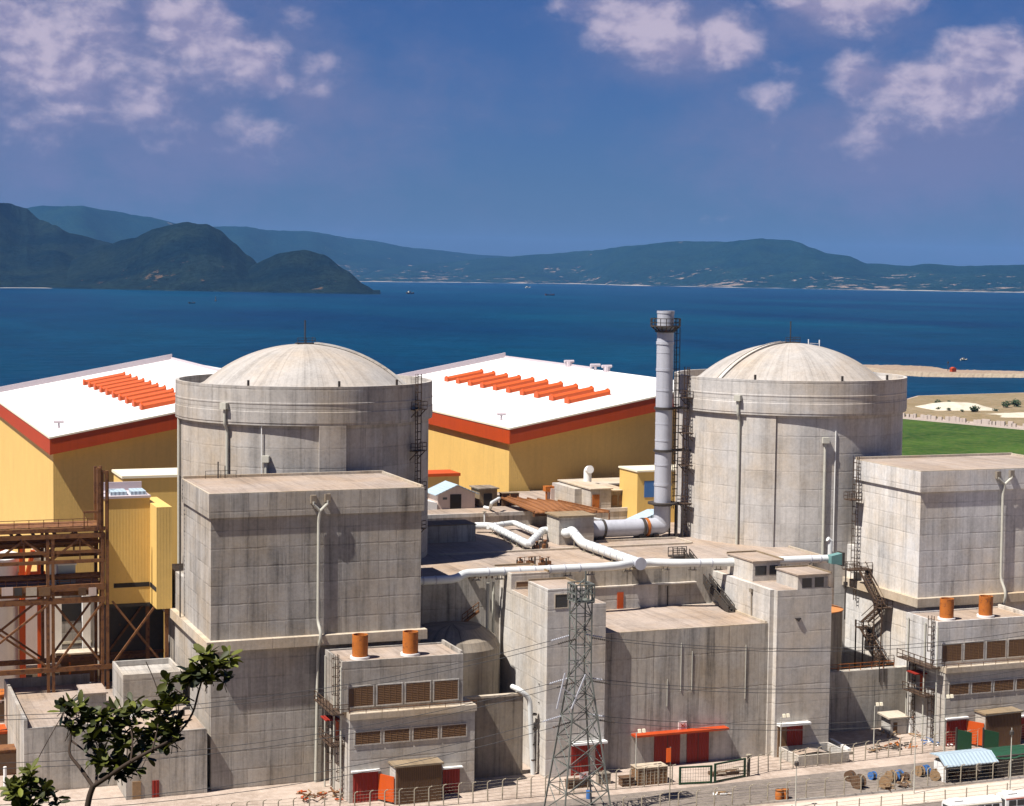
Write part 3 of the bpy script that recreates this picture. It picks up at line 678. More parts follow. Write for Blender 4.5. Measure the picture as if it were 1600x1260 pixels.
# ------------------------------------------------------------------ reactor containments
SX = 86.553
def containment(cx, label, L):
    cr_m = 'conc_ring' if cx < 1 else 'conc_ring_pale'
    c = (cx, 0.0); t = thing('reactor_containment', label, 'reactor building', (cx, 0, 0), 'domed reactor containments')
    MB().lathe([(19.45,0),(19.45,46.95)], c, 128).build('cylinder_wall', cr_m, t, smooth=40)
    MB().lathe([(19.45,46.92),(20.0,46.92),(20.0,47.25),(20.07,47.3),(20.07,48.9),(20.0,48.95),(20.0,50.0),(20.05,50.05),(20.05,50.25),(20.0,50.3),(20.0,52.67),(19.45,52.67),(19.45,51.3),(16.3,51.3)], c, 128).build('ring_beam', cr_m, t, smooth=25)
    prof = []; rb, z0, za = 16.6, 51.3, 58.2; h = za-z0; RR = (rb*rb+h*h)/(2*h)
    for i in range(19):
        r = rb*(1-i/18); prof.append((r, za-RR+math.sqrt(RR*RR-r*r)))
    dm = MB().lathe([(16.9,51.3),(16.9,51.75),(16.6,51.75)]+prof[1:], c, 128, ref=17).build('dome', 'conc_dome', t, smooth=30)
    def dome_z(r): return za-RR+math.sqrt(RR*RR-r*r)
    # walkway strip up the dome
    a = L['strip']; st = MB(); u = Vector((math.cos(a), math.sin(a), 0)); s = Vector((-u.y, u.x, 0)); prev = None
    for i in range(15):
        r = 16.4*(1-i/15.5); p = Vector((cx, 0, dome_z(r)+.10))+u*r
        if prev is not None:
            st.bar(prev, p, 1.0, .12); 
            for e in (-.55, .55): st.bar(prev+s*e+Vector((0,0,.12)), p+s*e+Vector((0,0,.12)), .12, .22)
        prev = p
    st.build('dome_steps', 'conc_tower', dm)
    rod = MB(); rod.tube([(cx,0,58.0),(cx,0,61.9)], .10, 8); rod.box((cx-1.4,-.9,58.1),(cx+1.4,.9,58.35)); railing(rod, [(cx-1.4,-.9,58.35),(cx+1.4,-.9,58.35),(cx+1.4,.9,58.35)], .8, 1.4); rod.build('lightning_rod', 'steel_dark', t)
    for px, z1, z0_, hop in L['pipes']:
        a = cyl_at(c, 19.7, px, 44); u = Vector((math.cos(a), math.sin(a), 0)); ctr = Vector((cx,0,0)); pb = MB()
        if z1 > 47: pb.tube(bend([ctr+u*20.3+Vector((0,0,z1)), ctr+u*20.3+Vector((0,0,46.9)), ctr+u*19.72+Vector((0,0,46.0)), ctr+u*19.72+Vector((0,0,z0_))], .5), .24, 10)
        else: pb.tube([ctr+u*19.75+Vector((0,0,z1)), ctr+u*19.75+Vector((0,0,z0_))], .24, 10)
        if hop:
            q = ctr+u*(20.45 if z1 > 47 else 19.9)+Vector((0,0,z1)); sdir = Vector((-u.y,u.x,0)); pb.bar(q-sdir*.55, q+sdir*.55, .75, .95)
        pb.build('downpipe', 'downpipe', t)
    for px0, px1, rr in L['pilasters']:
        a0, a1 = cyl_at(c, rr, px0, 44), cyl_at(c, rr, px1, 44)
        MB().lathe([(19.4,0),(rr,0),(rr,46.9),(19.4,46.9)], c, 6, a0, a1).build('pilaster', cr_m, t, smooth=30)
        e = MB()
        for a in (a0, a1): e.face([(cx+r*math.cos(a), r*math.sin(a), z) for r, z in ((19.4,0),(rr,0),(rr,46.9),(19.4,46.9))])
        e.build('pilaster_side', cr_m, t)
    a = cyl_at(c, 20.2, L['ladder'], 44); u = Vector((math.cos(a), math.sin(a), 0)); lb = MB(); ctr = Vector((cx,0,0))
    ladder(lb, ctr+u*20.25+Vector((0,0,24)), ctr+u*20.25+Vector((0,0,54.2)), u, .6)
    s = Vector((-u.y,u.x,0))
    for z in L['stages']:
        q = ctr+u*20.6+Vector((0,0,z)); lb.bar(q-s*1.3, q+s*1.3, 1.5, .15)
        railing(lb, [q-s*1.3-u*.5, q-s*1.3+u*.75, q+s*1.3+u*.75, q+s*1.3-u*.5], 1.2, 1.2)
        lb.bar(q-s*1.2-u*.8-Vector((0,0,1.4)), q-s*1.2+u*.6, .12); lb.bar(q+s*1.2-u*.8-Vector((0,0,1.4)), q+s*1.2+u*.6, .12)
    lb.build('caged_ladder', 'ladder', t)
    for px in L['lamps']:
        a = cyl_at(c, 19.7, px, 52.7); q = Vector((cx+19.7*math.cos(a), 19.7*math.sin(a), 52.6)); MB().bar(q, q+Vector((0,0,.9)), .3).build('rim_lamp', 'steel_dark', t)
    return t
cl = containment(0.0, 'domed concrete containment behind the square block with the Y-shaped drainpipe',
   dict(strip=R(-28), pipes=[(355, 49.6, 38, True), (416, 42.0, 36, True), (280, 46.8, 18, False)], pilasters=[(499, 541, 20.15)], ladder=650, stages=[30.5, 36.5, 42.5, 48.8], lamps=[388, 530, 620]))
tube_l = MB().tube([Vector((0,0,0))+Vector((19.75*math.cos(cyl_at((0,0),19.7,409,44)), 19.75*math.sin(cyl_at((0,0),19.7,409,44)), z)) for z in (36, 46.8)], .09, 6).build('lightning_conductor', 'white', cl)
cr = containment(SX, 'pale domed concrete containment standing behind the tall grey stack',
   dict(strip=R(192), pipes=[(1155, 49.6, 24, True), (1290, 43.0, 24, True)], pilasters=[(1166, 1212, 19.75)], ladder=1075, stages=[31.0, 37.5, 43.0, 49.0], lamps=[1180, 1316, 1386]))
MB().tube([Vector((SX+19.6*math.cos(a), 19.6*math.sin(a), z)) for a in [cyl_at((SX,0),19.6,1306,44)] for z in (24, 44.5)], .09, 6).build('lightning_conductor', 'white', cr)
fr = MB(); p = W(1263, 547, Y=6.0); q = W(1280, 548, Y=6.0)
for a in (p, q): fr.tube([a-Vector((0,0,.6)), a+Vector((0,0,1.9))], .10, 6)
fr.bar(p+Vector((0,0,1.2)), q+Vector((0,0,1.2)), .12); fr.build('dome_frame', 'white', cr)

# ------------------------------------------------------------------ turbine halls
def turbine_hall(x0, y0, label):
    zE, k, W1, W2, LEN, ov = 39.71, 0.1873, 43.15, 62.0, 116.4, 1.0
    t = thing('turbine_hall', label, 'turbine hall', (x0+30, y0+58, 0), 'turbine halls with white roofs')
    zR = zE+k*W1; zE2 = zR-k*(W2-W1)
    wx0, wx1 = x0+.85, x0+W2-.85; wy0, wy1 = y0+2.3, y0+LEN-.8
    gz = lambda x: zE-.55+k*(min(x-x0, W1) - max(0, x-x0-W1))
    wl = MB()
    P = [(wx0,0),(wx1,0),(wx1,gz(wx1)),(x0+W1,gz(x0+W1)),(wx0,gz(wx0))]
    wl.face([(x,wy0,z) for x,z in P]); wl.face([(x,wy1,z) for x,z in P[::-1]])
    wl.face([(wx0,wy1,0),(wx0,wy0,0),(wx0,wy0,gz(wx0)),(wx0,wy1,gz(wx0))]); wl.face([(wx1,wy0,0),(wx1,wy1,0),(wx1,wy1,gz(wx1)),(wx1,wy0,gz(wx1))])
    wl.build('wall', 'yellow', t)
    H = 3.0; fb = MB()
    # fascia band round the eaves and up the gable, with its soffit
    fb.prism([(x0,y0,zE-H),(x0+W1,y0,zR-H),(x0+W1,y0,zR-.12),(x0,y0,zE-.12)], (0,.35,0)); fb.prism([(x0+W1,y0,zR-H),(x0+W2,y0,zE2-H),(x0+W2,y0,zE2-.12),(x0+W1,y0,zR-.12)], (0,.35,0))
    fb.box((x0,y0+.35,zE-H),(x0+.35,y0+LEN,zE-.12)); fb.box((x0+W2-.35,y0+.35,zE2-H),(x0+W2,y0+LEN,zE2-.12))
    fb.build('fascia', 'red', t)
    sf = MB(); sf.box((x0+.35,y0+.35,zE-H+.1),(wx0+.02,y0+LEN,zE-H+.25)); sf.prism([(x0+.4,y0+.36,zE-H+.2),(x0+W1,y0+.36,zR-H+.12),(x0+W1,y0+.36,zR-H+.3),(x0+.4,y0+.36,zE-H+.38)], (0,1.93,0)); sf.build('soffit', 'yellow_flat', t)
    rf = MB(); y1 = y0+LEN
    rf.face([(x0,y0,zE),(x0+W1,y0,zR),(x0+W1,y1,zR),(x0,y1,zE)]); rf.face([(x0+W1,y0,zR),(x0+W2,y0,zE2),(x0+W2,y1,zE2),(x0+W1,y1,zR)])
    rf.face([(x0,y0,zE-.1),(x0,y1,zE-.1),(x0,y1,zE),(x0,y0,zE)]); roof = rf.build('roof', 'roof_white', t)
    tr = MB(); tr.bar((x0-.04,y0,zE+.02),(x0-.04,y1,zE+.02),.16,.34); tr.prism([(x0,y0-.12,zE-.16),(x0+W1,y0-.12,zR-.16),(x0+W1,y0-.12,zR+.14),(x0,y0-.12,zE+.14)], (0,.22,0)); tr.build('edge_trim', 'trim_white', t)
    cp = MB(); cp.prism([(x0,y1-.5,zE-.2),(x0+W1,y1-.5,zR-.2),(x0+W1,y1-.5,zR+1.3),(x0,y1-.5,zE+1.3)], (0,.5,0)); cp.bar((x0+W1,y0+60,zR+.1),(x0+W1,y1-.4,zR+.1),.5,.75); cp.build('coping', 'coping', t)
    for i in range(10):
        y = y0+15.2+8.42*i; xa, xb = x0+18.9, x0+27.6; za, zb = zE+k*18.9, zE+k*27.6
        v = MB().prism([(xa,y,za),(xa,y,za+.75),(xa,y+.5,za+1.1),(xa,y+1.6,za+1.1),(xa,y+2.1,za+.75),(xa,y+2.1,za)], (xb-xa,0,zb-za)).build('roof_vent', 'orange', t)
        MB().prism([(xa-.3,y-.15,za),(xa-.3,y-.15,za+.95),(xa-.3,y+1.05,za+1.35),(xa-.3,y+2.25,za+.95),(xa-.3,y+2.25,za)], (.3,0,0)).build('end_cap', 'orange', v); MB().prism([(xb,y-.15,zb),(xb,y-.15,zb+.95),(xb,y+1.05,zb+1.35),(xb,y+2.25,zb+.95),(xb,y+2.25,zb)], (.3,0,.05)).build('end_cap', 'orange', v)
    q = Vector((x0+3.2, y0+13, zE+.6)); cw = MB(); cw.tube([q-Vector((0,0,.3)), q+Vector((0,0,1.2))], .22, 8); cw.tube([q+Vector((-.9,0,1.2)), q+Vector((.9,0,1.2))], .28, 8); cw.build('roof_cowl', 'coping', roof)
    return t
hl_ = turbine_hall(-33.17, 49.43, 'yellow turbine hall with white roof behind the steel trestle')
hr_ = turbine_hall(53.38, 49.05, 'yellow turbine hall with white roof between the two containments')
for px, py in ((889, 571), (948, 579), (930, 577)):
    p = W(px, py, X=96.0); hv = MB(); hv.tube([p-Vector((0,0,1)), p+Vector((0,0,.9))], .8 if px != 930 else .35, 10); hv.tube([p+Vector((-1.2,0,.9)), p+Vector((1.2,0,.9))], .35, 8); hv.build('ridge_cowl', 'coping', hr_)

# ------------------------------------------------------------------ square blocks beside the containments
def block(x0, x1, label, side, drain, right_open):
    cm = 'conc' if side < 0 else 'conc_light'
    yf, yb, zt, zf, zl0, zl1 = -40.67, -21.54, 39.96, 36.73, 18.95, 20.3
    t = thing('fuel_building', label, 'fuel building', (x0+15, yf+10, 0), 'square concrete fuel buildings')
    u = MB().box((x0+.32, yf+.32, zl1),(x1-.32, yb, zf)).build('upper_wall', cm, t)
    MB().box((x0, yf, zf),(x1, yb, zt-.02)).build('parapet_band', cm, t)
    MB().box((x0+.5,yf+.5,zt-.02),(x1-.5,yb-.4,zt+.02)).build('roof', 'roof', t)
    tr = MB(); tr.box((x0+.2,yb-.35,zt-.02),(x1-.1,yb,zt+.4)); tr.box((x1-.4,yf+.3,zt-.02),(x1-.05,yb-.35,zt+.3)); tr.box((x0,yf,zt-.02),(x1-.45,yf+.25,zt+.08)); tr.box((x0,yf+.25,zt-.02),(x0+.25,yb-.4,zt+.08)); tr.build('coping', 'trim', t)
    MB().box((x0-.45, yf-.75, zl0),(x1+.35, yb+12.5, zl1)).build('ledge', 'trim', t)
    MB().box((x0+.32, yf+.30, 0),(x1-.3, yb+13.5, zl0)).build('lower_wall', cm, t)
    MB().box((x0+.34, yb+.02, zl1),(x1-.4, yb+13.3, 25.7)).build('shoulder', cm, t)
    (h1, h2, j, pts) = drain
    yy = yf-.15
    for h in (h1, h2): q = W(h[0], h[1], Y=yf-.3); MB().box((q.x-.38,yf-.5,q.z-.5),(q.x+.38,yf-.003,q.z+.6)).build('hopper', 'conc_dark', t)
    dp = MB(); J = W(j[0], j[1], Y=yf-.4)
    for h in (h1, h2): q = W(h[0], h[1]+3, Y=yf-.4); dp.tube([q, Vector((q.x, yf-.4, J.z+1.0)), J], .20, 8)
    path = [J]
    for (px, py, yo) in pts: path.append(W(px, py, Y=yf+yo))
    dp.tube(bend(path, .6), .22, 10); dp.build('drainpipe', 'downpipe', t)
    return t
bl = block(-23.56, 6.42, 'brownish grey square block with a white Y-shaped drainpipe in front of the containment', -1,
   ((490,781),(512,779),(500,799),[(498,815,-.1),(497,972,-.1),(501,988,-1.1),(501,1000,-1.1),(497,1015,-.1),(493,1236,-.1)]), False)
br = block(86.72, 117.48, 'pale square concrete block whose sunlit white side carries the escape stair', 1,
   ((1560,743),(1581,741),(1570,757),[(1567,775,-.1),(1564,905,-.1),(1571,925,-1.1),(1571,936,-1.1),(1566,948,-.2)]), True)
ld = MB(); ladder(ld, (-23.9, -22.4, 19), (-23.9, -22.4, 40.5), (-1,0,0), .6, False); ld.build('ladder', 'steel_dark', bl)
an = MB(); p = Vector((-18.5, -22.5, 39.96))
an.tube([p, p+Vector((0,0,2.4))], .10, 6); an.tube([p+Vector((1.0,0,0)), p+Vector((1.0,0,1.8))], .08, 6); railing(an, [p+Vector((-1.8,0,0)), p+Vector((2.6,0,0))], 1.1, 2.2, .06); an.build('roof_antenna', 'steel_dark', bl)
ld = MB(); ladder(ld, (86.35, -23.2, 17), (86.35, -23.2, 40.6), (-1,0,0), .7); 
for z in (22, 33.5): ld.box((84.6,-24.3,z),(86.68,-22.0,z+.15)); railing(ld, [(86.6,-24.3,z+.15),(84.6,-24.3,z+.15),(84.6,-22.0,z+.15),(86.6,-22,z+.15)], 1.1, 1.0)
ld.build('caged_ladder', 'ladder', br)

# zigzag escape stair on the sunlit side of the right-hand block
es = thing('escape_stair', 'rusty zigzag escape stair on the white side of the pale square block', 'stair', W(1372, 1040, X=84.6))
XS = 85.0
def flight(mb, a, b, w=1.3):
    a, b = Vector(a), Vector(b)
    for e in (0, w): mb.bar(a+Vector((e,0,0)), b+Vector((e,0,0)), .12, .42); mb.bar(a+Vector((e,0,1.0)), b+Vector((e,0,1.0)), .09)
    n = max(3, int((b-a).length/.55))
    for i in range(n+1): p = a+(b-a)*i/n; mb.bar(p, p+Vector((w,0,0)), .34, .07)
pts = [(1341,888),(1372,948),(1346,972),(1343,980),(1374,1033),(1347,1058)]
P = [W(x, y, X=XS) for x, y in pts]
for a, b in ((P[0],P[1]),(P[1],P[2]),(P[3],P[4]),(P[4],P[5])): mb = MB(); flight(mb, a, b); mb.build('flight', 'ladder', es)
for i in (0, 1, 3, 4):
    q = P[i]; mb = MB(); mb.box((XS-.1,q.y-1.2,q.z-.25),(86.95,q.y+1.2,q.z-.08)); railing(mb, [(XS-.1,q.y+1.2,q.z-.08),(XS-.1,q.y-1.2,q.z-.08),(86.9,q.y-1.2,q.z-.08)], 1.1, 1.0); mb.build('landing', 'ladder', es)
mb = MB()
for q in (P[1], P[4], P[3]): mb.bar((XS,q.y-1.1,max(0,q.z-9)),(XS,q.y-1.1,q.z+1), .18); mb.bar((XS,q.y+1.1,max(0,q.z-9)),(XS,q.y+1.1,q.z+1), .18)
mb.build('stair_posts', 'ladder', es)

# ------------------------------------------------------------------ the centre: auxiliary building, electrical building, towers
ZR = 25.2
nab = thing('auxiliary_building', 'wide low concrete building with pinkish flat roof carrying white pipes', 'auxiliary building', (44, -5, 0))
MB().box((8.0,-30.3,0),(77.6,20.0,ZR-.02)).build('wall', 'conc_mid', nab)
rf = MB(); rf.box((8.0,-29.9,ZR-.02),(77.2,19.6,ZR)); rf.build('roof', 'roof', nab)
k = MB(); k.box((8.0,-30.3,ZR-.02),(77.6,-29.95,ZR+.25)); k.box((77.25,-29.95,ZR-.02),(77.6,19.6,ZR+.3)); k.box((19.4,-9.2,ZR),(63.5,-8.85,ZR+.30)); k.box((49,-2.9,ZR),(64,-2.6,ZR+.32)); k.box((63.7,-8.8,ZR),(64.0,-2.6,ZR+.32)); k.build('roof_kerb', 'trim', nab)
k = MB(); k.box((35.9,-30.85,19.46),(47.1,-30.304,22.75)); k.box((35.9,-31.0,22.75),(53.6,-30.304,22.95)); k.build('wall_step', 'conc_tower', nab)
k = MB(); k.box((35.6,-30.65,22.95),(36.0,-27.5,25.75)); k.build('wall_end', 'conc_tower', nab)
d = MB(); p = W(965, 951, Y=-30.95); d.box((p.x-.05,-30.95,19.47),(p.x+.95,-30.86,21.95)); d.build('door', 'orange', nab)
d = MB().box((48.9,-30.5,19.47),(49.0,-30.31,22.4)); d.build('conduit', 'steel_dark', nab)

eb = thing('electrical_building', 'long flat-roofed concrete building with the red doors and orange canopy', 'electrical building', (44, -40, 0))
MB().box((30.42,-48.0,0),(56.58,-30.32,19.42)).build('wall', 'conc_mid', eb)
MB().box((30.8,-47.8,19.42),(56.5,-30.9,19.44)).build('roof', 'roof', eb)
k = MB(); k.box((30.45,-48.0,19.42),(56.55,-47.78,19.55)); k.box((56.2,-47.7,19.44),(56.55,-31.0,19.72)); k.build('coping', 'trim', eb)
for x0_, x1_, zt_ in ((39.0,43.1,5.2),(44.0,47.6,5.6)):
    p0 = Vector((x0_,-48.1,0)); 
dd = []
for (pa, pb, pt) in (((1022,1197),(1062,1193),1149),((1073,1192),(1107,1188),1143)):
    a, b = W(*pa, Y=-48.12), W(*pb, Y=-48.12); zt_ = W(pa[0], pt, Y=-48.12).z
    d = MB().box((a.x,-48.16,0),(b.x,-48.003,zt_)).build('door', 'door_red', eb)
    MB().box(((a.x+b.x)/2-.04,-48.19,.1),((a.x+b.x)/2+.04,-48.165,zt_-.1)).build('door_joint', 'steel_dark', d)
a, b = W(989,1151,Y=-48.6), W(1135,1135,Y=-48.6)
MB().box((a.x,-49.5,a.z-.02),(b.x,-48.003,a.z+.28)).build('canopy', 'red', eb)
p = W(1067,1134,Y=-48.2); s = MB().box((p.x-.65,-48.16,p.z-.55),(p.x+.65,-48.004,p.z+.55)).build('sign', 'sign', eb)
sg = MB(); sg.bar((p.x-.35,-48.2,p.z-.3),(p.x+.35,-48.2,p.z+.3),.10,.04,(0,1,0)); sg.bar((p.x-.35,-48.2,p.z+.3),(p.x+.35,-48.2,p.z-.3),.10,.04,(0,1,0)); sg.build('sign_mark', 'red', s)
wl = MB()
for px, y0_, y1_ in ((1065,1005,1080),(1082,1018,1078),(1166,1008,1092),(1043,1062,1104)):
    a, b = W(px, y0_, Y=-48.06), W(px, y1_, Y=-48.06); wl.box((a.x-.045,-48.10,b.z),(a.x+.045,-48.003,a.z))
wl.build('conduit', 'downpipe', eb)

st = thing('stair_tower', 'tall concrete tower with two raised roof blocks behind the lattice pylon', 'tower', (26, -37, 0))
MB().box((21.6,-49.0,0),(30.4,-23.9,24.0)).build('wall', 'conc_tower', st)
MB().box((21.62,-48.98,24.0),(27.5,-41.6,26.35)).build('front_block', 'conc_tower', st)
MB().box((21.62,-35.0,24.0),(27.5,-27.9,26.3)).build('rear_block', 'conc_tower', st)
MB().box((27.6,-48.8,24.0),(30.3,-24.1,24.03)).build('roof', 'roof', st)
MB().box((21.8,-41.4,24.0),(27.4,-35.2,24.03)).build('well_floor', 'roof', st)
for y0_, y1_, zz in ((-48.98,-41.6,26.35),(-35.0,-27.9,26.3)):
    k = MB(); k.box((21.65,y1_-.2,zz),(27.5,y1_,zz+.28)); k.box((27.3,y0_,zz),(27.5,y1_-.2,zz+.28)); k.build('coping', 'slab_brown', st)
    MB().box((21.9,y0_+.28,zz),(27.28,y1_-.22,zz+.02)).build('block_roof', 'roof', st)
def opening(par, x0_, x1_, z0_, z1_, y, mat='glass', fr='trim', mull=1):
    f = MB(); f.box((x0_-.12,y-.05,z0_-.12),(x0_,y+.12,z1_+.12)); f.box((x1_,y-.05,z0_-.12),(x1_+.12,y+.12,z1_+.12)); f.box((x0_,y-.05,z1_),(x1_,y+.12,z1_+.12)); f.box((x0_,y-.05,z0_-.12),(x1_,y+.12,z0_))
    o = f.build('window', fr, par); q = MB(); q.box((x0_,y-.012,z0_),(x1_,y+.1,z1_)); q.build('pane', mat, o); return o
opening(st, 22.75, 24.6, 23.75, 25.55, -49.01); 
a = W(806,909,Y=-35.02); opening(st, a.x+.1, a.x+2.3, 24.35, a.z-.1, -35.02, 'louver')
a, b = W(891,1162,Y=-49.1), W(947,1157,Y=-49.1)
MB().box((a.x,-50.1,a.z-.15),(30.5,-49.003,a.z+.15)).build('canopy', 'white', st)
MB().box((a.x+.2,-49.12,0),(28.2,-49.003,a.z-.16)).build('door', 'door_red', st); MB().box((29.1,-49.12,0),(30.3,-49.003,a.z-.16)).build('door', 'door_red', st)
k = MB()
for z in (4.0, 7.2, 10.0, 12.6): k.box((21.45,-46.5,z),(21.597,-46.3,z+.1))
k.build('pipe_bracket', 'steel_dark', st)

at = thing('access_tower', 'tall concrete tower with two roof cabins beside the orange canopy', 'tower', (61, -39, 0))
MB().box((56.62,-48.3,0),(57.3,-28.0,24.38)).build('side_wall', 'conc_tower', at)
MB().box((57.3,-49.3,0),(66.3,-28.02,24.4)).build('wall', 'conc_tower', at)
MB().box((57.4,-49.1,24.4),(66.1,-28.2,24.42)).build('roof', 'roof', at)
def cabin(x0_, x1_, y0_, y1_, z0_, z1_, wins):
    c = MB().box((x0_,y0_,z0_),(x1_,y1_,z1_)).build('roof_cabin', 'conc_tower', at)
    MB().box((x0_-.12,y0_-.25,z1_),(x1_+.5,y1_+.2,z1_+.18)).build('cabin_roof', 'roof', c)
    e = MB(); e.box((x0_-.1,y1_,z1_+.18),(x1_+.45,y1_+.18,z1_+.4)); e.box((x1_+.3,y0_-.2,z1_+.18),(x1_+.48,y1_,z1_+.4)); e.build('roof_edge', 'slab_brown', c)
    for wa, wb, za, zb in wins: MB().box((wa,y0_-.02,za),(wb,y0_+.1,zb)).build('window', 'glass', c)
cabin(60.6, 65.6, -49.28, -43.0, 24.42, 26.4, [(61.3,62.9,24.1+.5,26.0),(63.4,64.9,24.6,26.05)])
cabin(57.6, 62.2, -41.2, -33.2, 24.42, 27.3, [(58.0,59.9,25.3,26.7),(60.4,61.8,25.3,26.7)])
k = MB()
for (px, y0_, y1_) in ((1100,905,947),(1174,925,972)):
    a, b = W(px, y0_, X=56.5), W(px, y1_, X=56.5); k.tube([a, b], .13, 8); k.bar(a+Vector((0,-.35,.2)), a+Vector((0,.35,.2)), .4, .5)
k.build('downpipe', 'conc_dark', at)
p = W(1247,968,Y=-49.4); k = MB(); k.prism([(p.x-.5,-49.55,p.z+.2),(p.x+.5,-49.55,p.z+.2),(p.x+.1,-49.55,p.z-.35)], (0,.24,0)); k.build('wall_bracket', 'steel_dark', at)
a, b = W(1214,1131,Y=-49.4), W(1263,1126,Y=-49.4)
MB().box((a.x,-50.3,a.z-.3),(b.x,-49.303,a.z+.02)).build('canopy', 'white', at)
c_ = W(1229,1177,Y=-49.4); MB().box((c_.x,-49.42,0),(c_.x+2.6,-49.303,a.z-.31)).build('door', 'door_red', at); MB().box((a.x+.2,-49.42,0),(c_.x-.1,-49.303,a.z-.31)).build('doorway', 'louver', at)

# dark stair running down the white side wall
ss = thing('steel_stair', 'dark steel stair running down the white wall to the electrical building roof', 'stair', (56, -40, 19.44))
a = W(1073,868,X=55.6); b = W(1143,958,X=55.6); b.z = 19.55
mb = MB()
for e in (-.55, .45):
    mb.bar(a+Vector((e,0,0)), b+Vector((e,0,0)), .12, .9); mb.bar(a+Vector((e,0,1.0)), b+Vector((e,0,1.0)), .12); mb.bar(a+Vector((e,0,.6)), b+Vector((e,0,.6)), .09)
    for i in range(12): p = a+(b-a)*i/11; mb.bar(p+Vector((e,0,0)), p+Vector((e,0,1.0)), .10)
n = 22
for i in range(n+1): p = a+(b-a)*i/n; mb.bar(p+Vector((-.55,0,0)), p+Vector((.45,0,0)), .5, .08)
mb.build('flight', 'steel_dark', ss)
mb = MB(); mb.box((a.x-2.6,a.y-.6,a.z-.3),(a.x+.6,a.y+1.4,a.z)); railing(mb, [(a.x-2.6,a.y-.5,a.z),(a.x-.6,a.y-.5,a.z)], 1.2, .8, .1); railing(mb, [(a.x-2.6,a.y+1.3,a.z),(a.x+.6,a.y+1.3,a.z)], 1.2, .8, .1); mb.build('landing', 'steel_dark', ss)

# ------------------------------------------------------------------ vent stack with its duct
vs = thing('vent_stack', 'tall pale grey vent stack with a dark gallery near its top', 'chimney', (62.5, 0, ZR))
SC = (62.5, 0.0)
def zs(py): return W(1038, py, Y=0.0).z
MB().lathe([(1.43,28.2),(1.43,zs(490)),(1.5,zs(490)),(1.5,zs(486)),(1.3,zs(486)),(1.3,zs(500))], SC, 40).build('shaft', 'stack', vs, smooth=30)
for py, r_, h_ in ((536,1.53,.5),(551,1.46,.2),(578,1.50,.4),(610,1.48,.25),(662,1.46,.2),(688,1.48,.25),(726,1.48,.3),(757,1.50,.4)): z = zs(py); MB().lathe([(1.42,z-h_/2),(r_,z-h_/2),(r_,z+h_/2),(1.42,z+h_/2)], SC, 40).build('joint_band', 'stack', vs, smooth=30)
gl = MB(); z = zs(510); gl.lathe([(1.45,z-.1),(2.55,z-.1),(2.55,z+.1),(1.45,z+.1)], SC, 24)
for i in range(16):
    a = 2*math.pi*i/16; q = Vector((SC[0]+2.5*math.cos(a), 2.5*math.sin(a), z)); gl.bar(q, q+Vector((0,0,1.3)), .10)
    gl.bar(q, (SC[0]+1.45*math.cos(a), 1.45*math.sin(a), zs(518)), .16)
for h_ in (.6, 1.3): gl.lathe([(2.46,z+h_-.06),(2.56,z+h_-.06),(2.56,z+h_+.06),(2.46,z+h_+.06)], SC, 24)
gl.lathe([(1.44,zs(519.5)),(1.75,zs(519.5)),(1.75,zs(516.5)),(1.44,zs(516.5))], SC, 24); gl.build('gallery', 'steel_dark', vs)
cp = MB()
for py in (638, 704, 788):
    z = zs(py); cp.lathe([(1.44,z-.2),(1.68,z-.2),(1.68,z+.2),(1.44,z+.2)], SC, 32); cp.bar((SC[0]+1.3,-.5,z),(SC[0]+6.0,-1.2,z),.3); cp.bar((SC[0]+1.3,.6,z),(SC[0]+6.4,2.0,z),.25)
z = zs(786); cp.lathe([(1.45,z-.15),(2.5,z-.15),(2.5,z+.15),(1.45,z+.15)], SC, 24); cp.build('clamp', 'steel_dark', vs)
lb = MB(); ladder(lb, (SC[0]+1.75,-.4,30), (SC[0]+1.75,-.4,zs(512)), (1,-.0,0), .6); lb.build('ladder', 'steel_dark', vs)
DZ = 27.05
MB().tube(bend([(49.0,-.6,DZ),(59.0,-.3,DZ),(62.5,0,DZ),(62.5,0,28.3)], 1.9, 9), 1.45, 32).build('duct', 'stack', vs, smooth=35)
cp = MB()
for x, mt_ in ((51.2, 0), (58.6, 0)): cp.tube([(x-.2,-.5,DZ),(x+.2,-.5,DZ)], 1.62, 32)
for x in (50.6, 58.2, 60.8): cp.box((x-.5,-1.5,ZR),(x+.5,1.1,ZR+.75))
cp.build('duct_saddle', 'steel_dark', vs, smooth=35)
MB().tube([(59.05,-.45,DZ),(59.45,-.42,DZ)], 1.60, 32).build('duct_band', 'rust_pipe', vs, smooth=35)
cp = MB()
for e in (1.9, 3.0): cp.bar((SC[0]+e,1.0,ZR),(SC[0]+e,1.0,31),.25); cp.bar((SC[0]+e,-1.8,ZR),(SC[0]+e,-1.8,31),.25)
cp.build('support_frame', 'steel_dark', vs)

vh = thing('valve_house', 'small windowless concrete house at the end of the grey duct', 'house', (45, -1, ZR))
MB().box((41.9,-4.0,ZR),(48.1,1.3,29.75)).build('wall', 'conc_plain', vh); MB().box((41.6,-4.35,29.75),(48.4,1.6,30.0)).build('roof', 'slab_brown', vh)
bx_ = thing('roof_box', 'low flat concrete box where the V-shaped roof pipe starts', 'building', (26, 6, ZR))
MB().box((14,3.9,ZR),(30.2,9.4,28.0)).build('wall', 'conc_mid', bx_); MB().box((14,3.8,28.0),(30.35,9.5,28.12)).build('roof', 'slab_brown', bx_)
mb = thing('service_building', 'long low concrete building between the auxiliary roof and the turbine halls', 'building', (43, 34, 0))
MB().box((16,20.02,0),(67.0,50.0,27.4)).build('wall', 'conc_mid', mb); MB().box((16.2,20.3,27.4),(66.8,49.8,27.42)).build('roof', 'roof', mb); k = MB(); k.box((16,19.9,27.0),(67.0,20.28,27.65)); k.build('coping', 'conc_tower', mb)

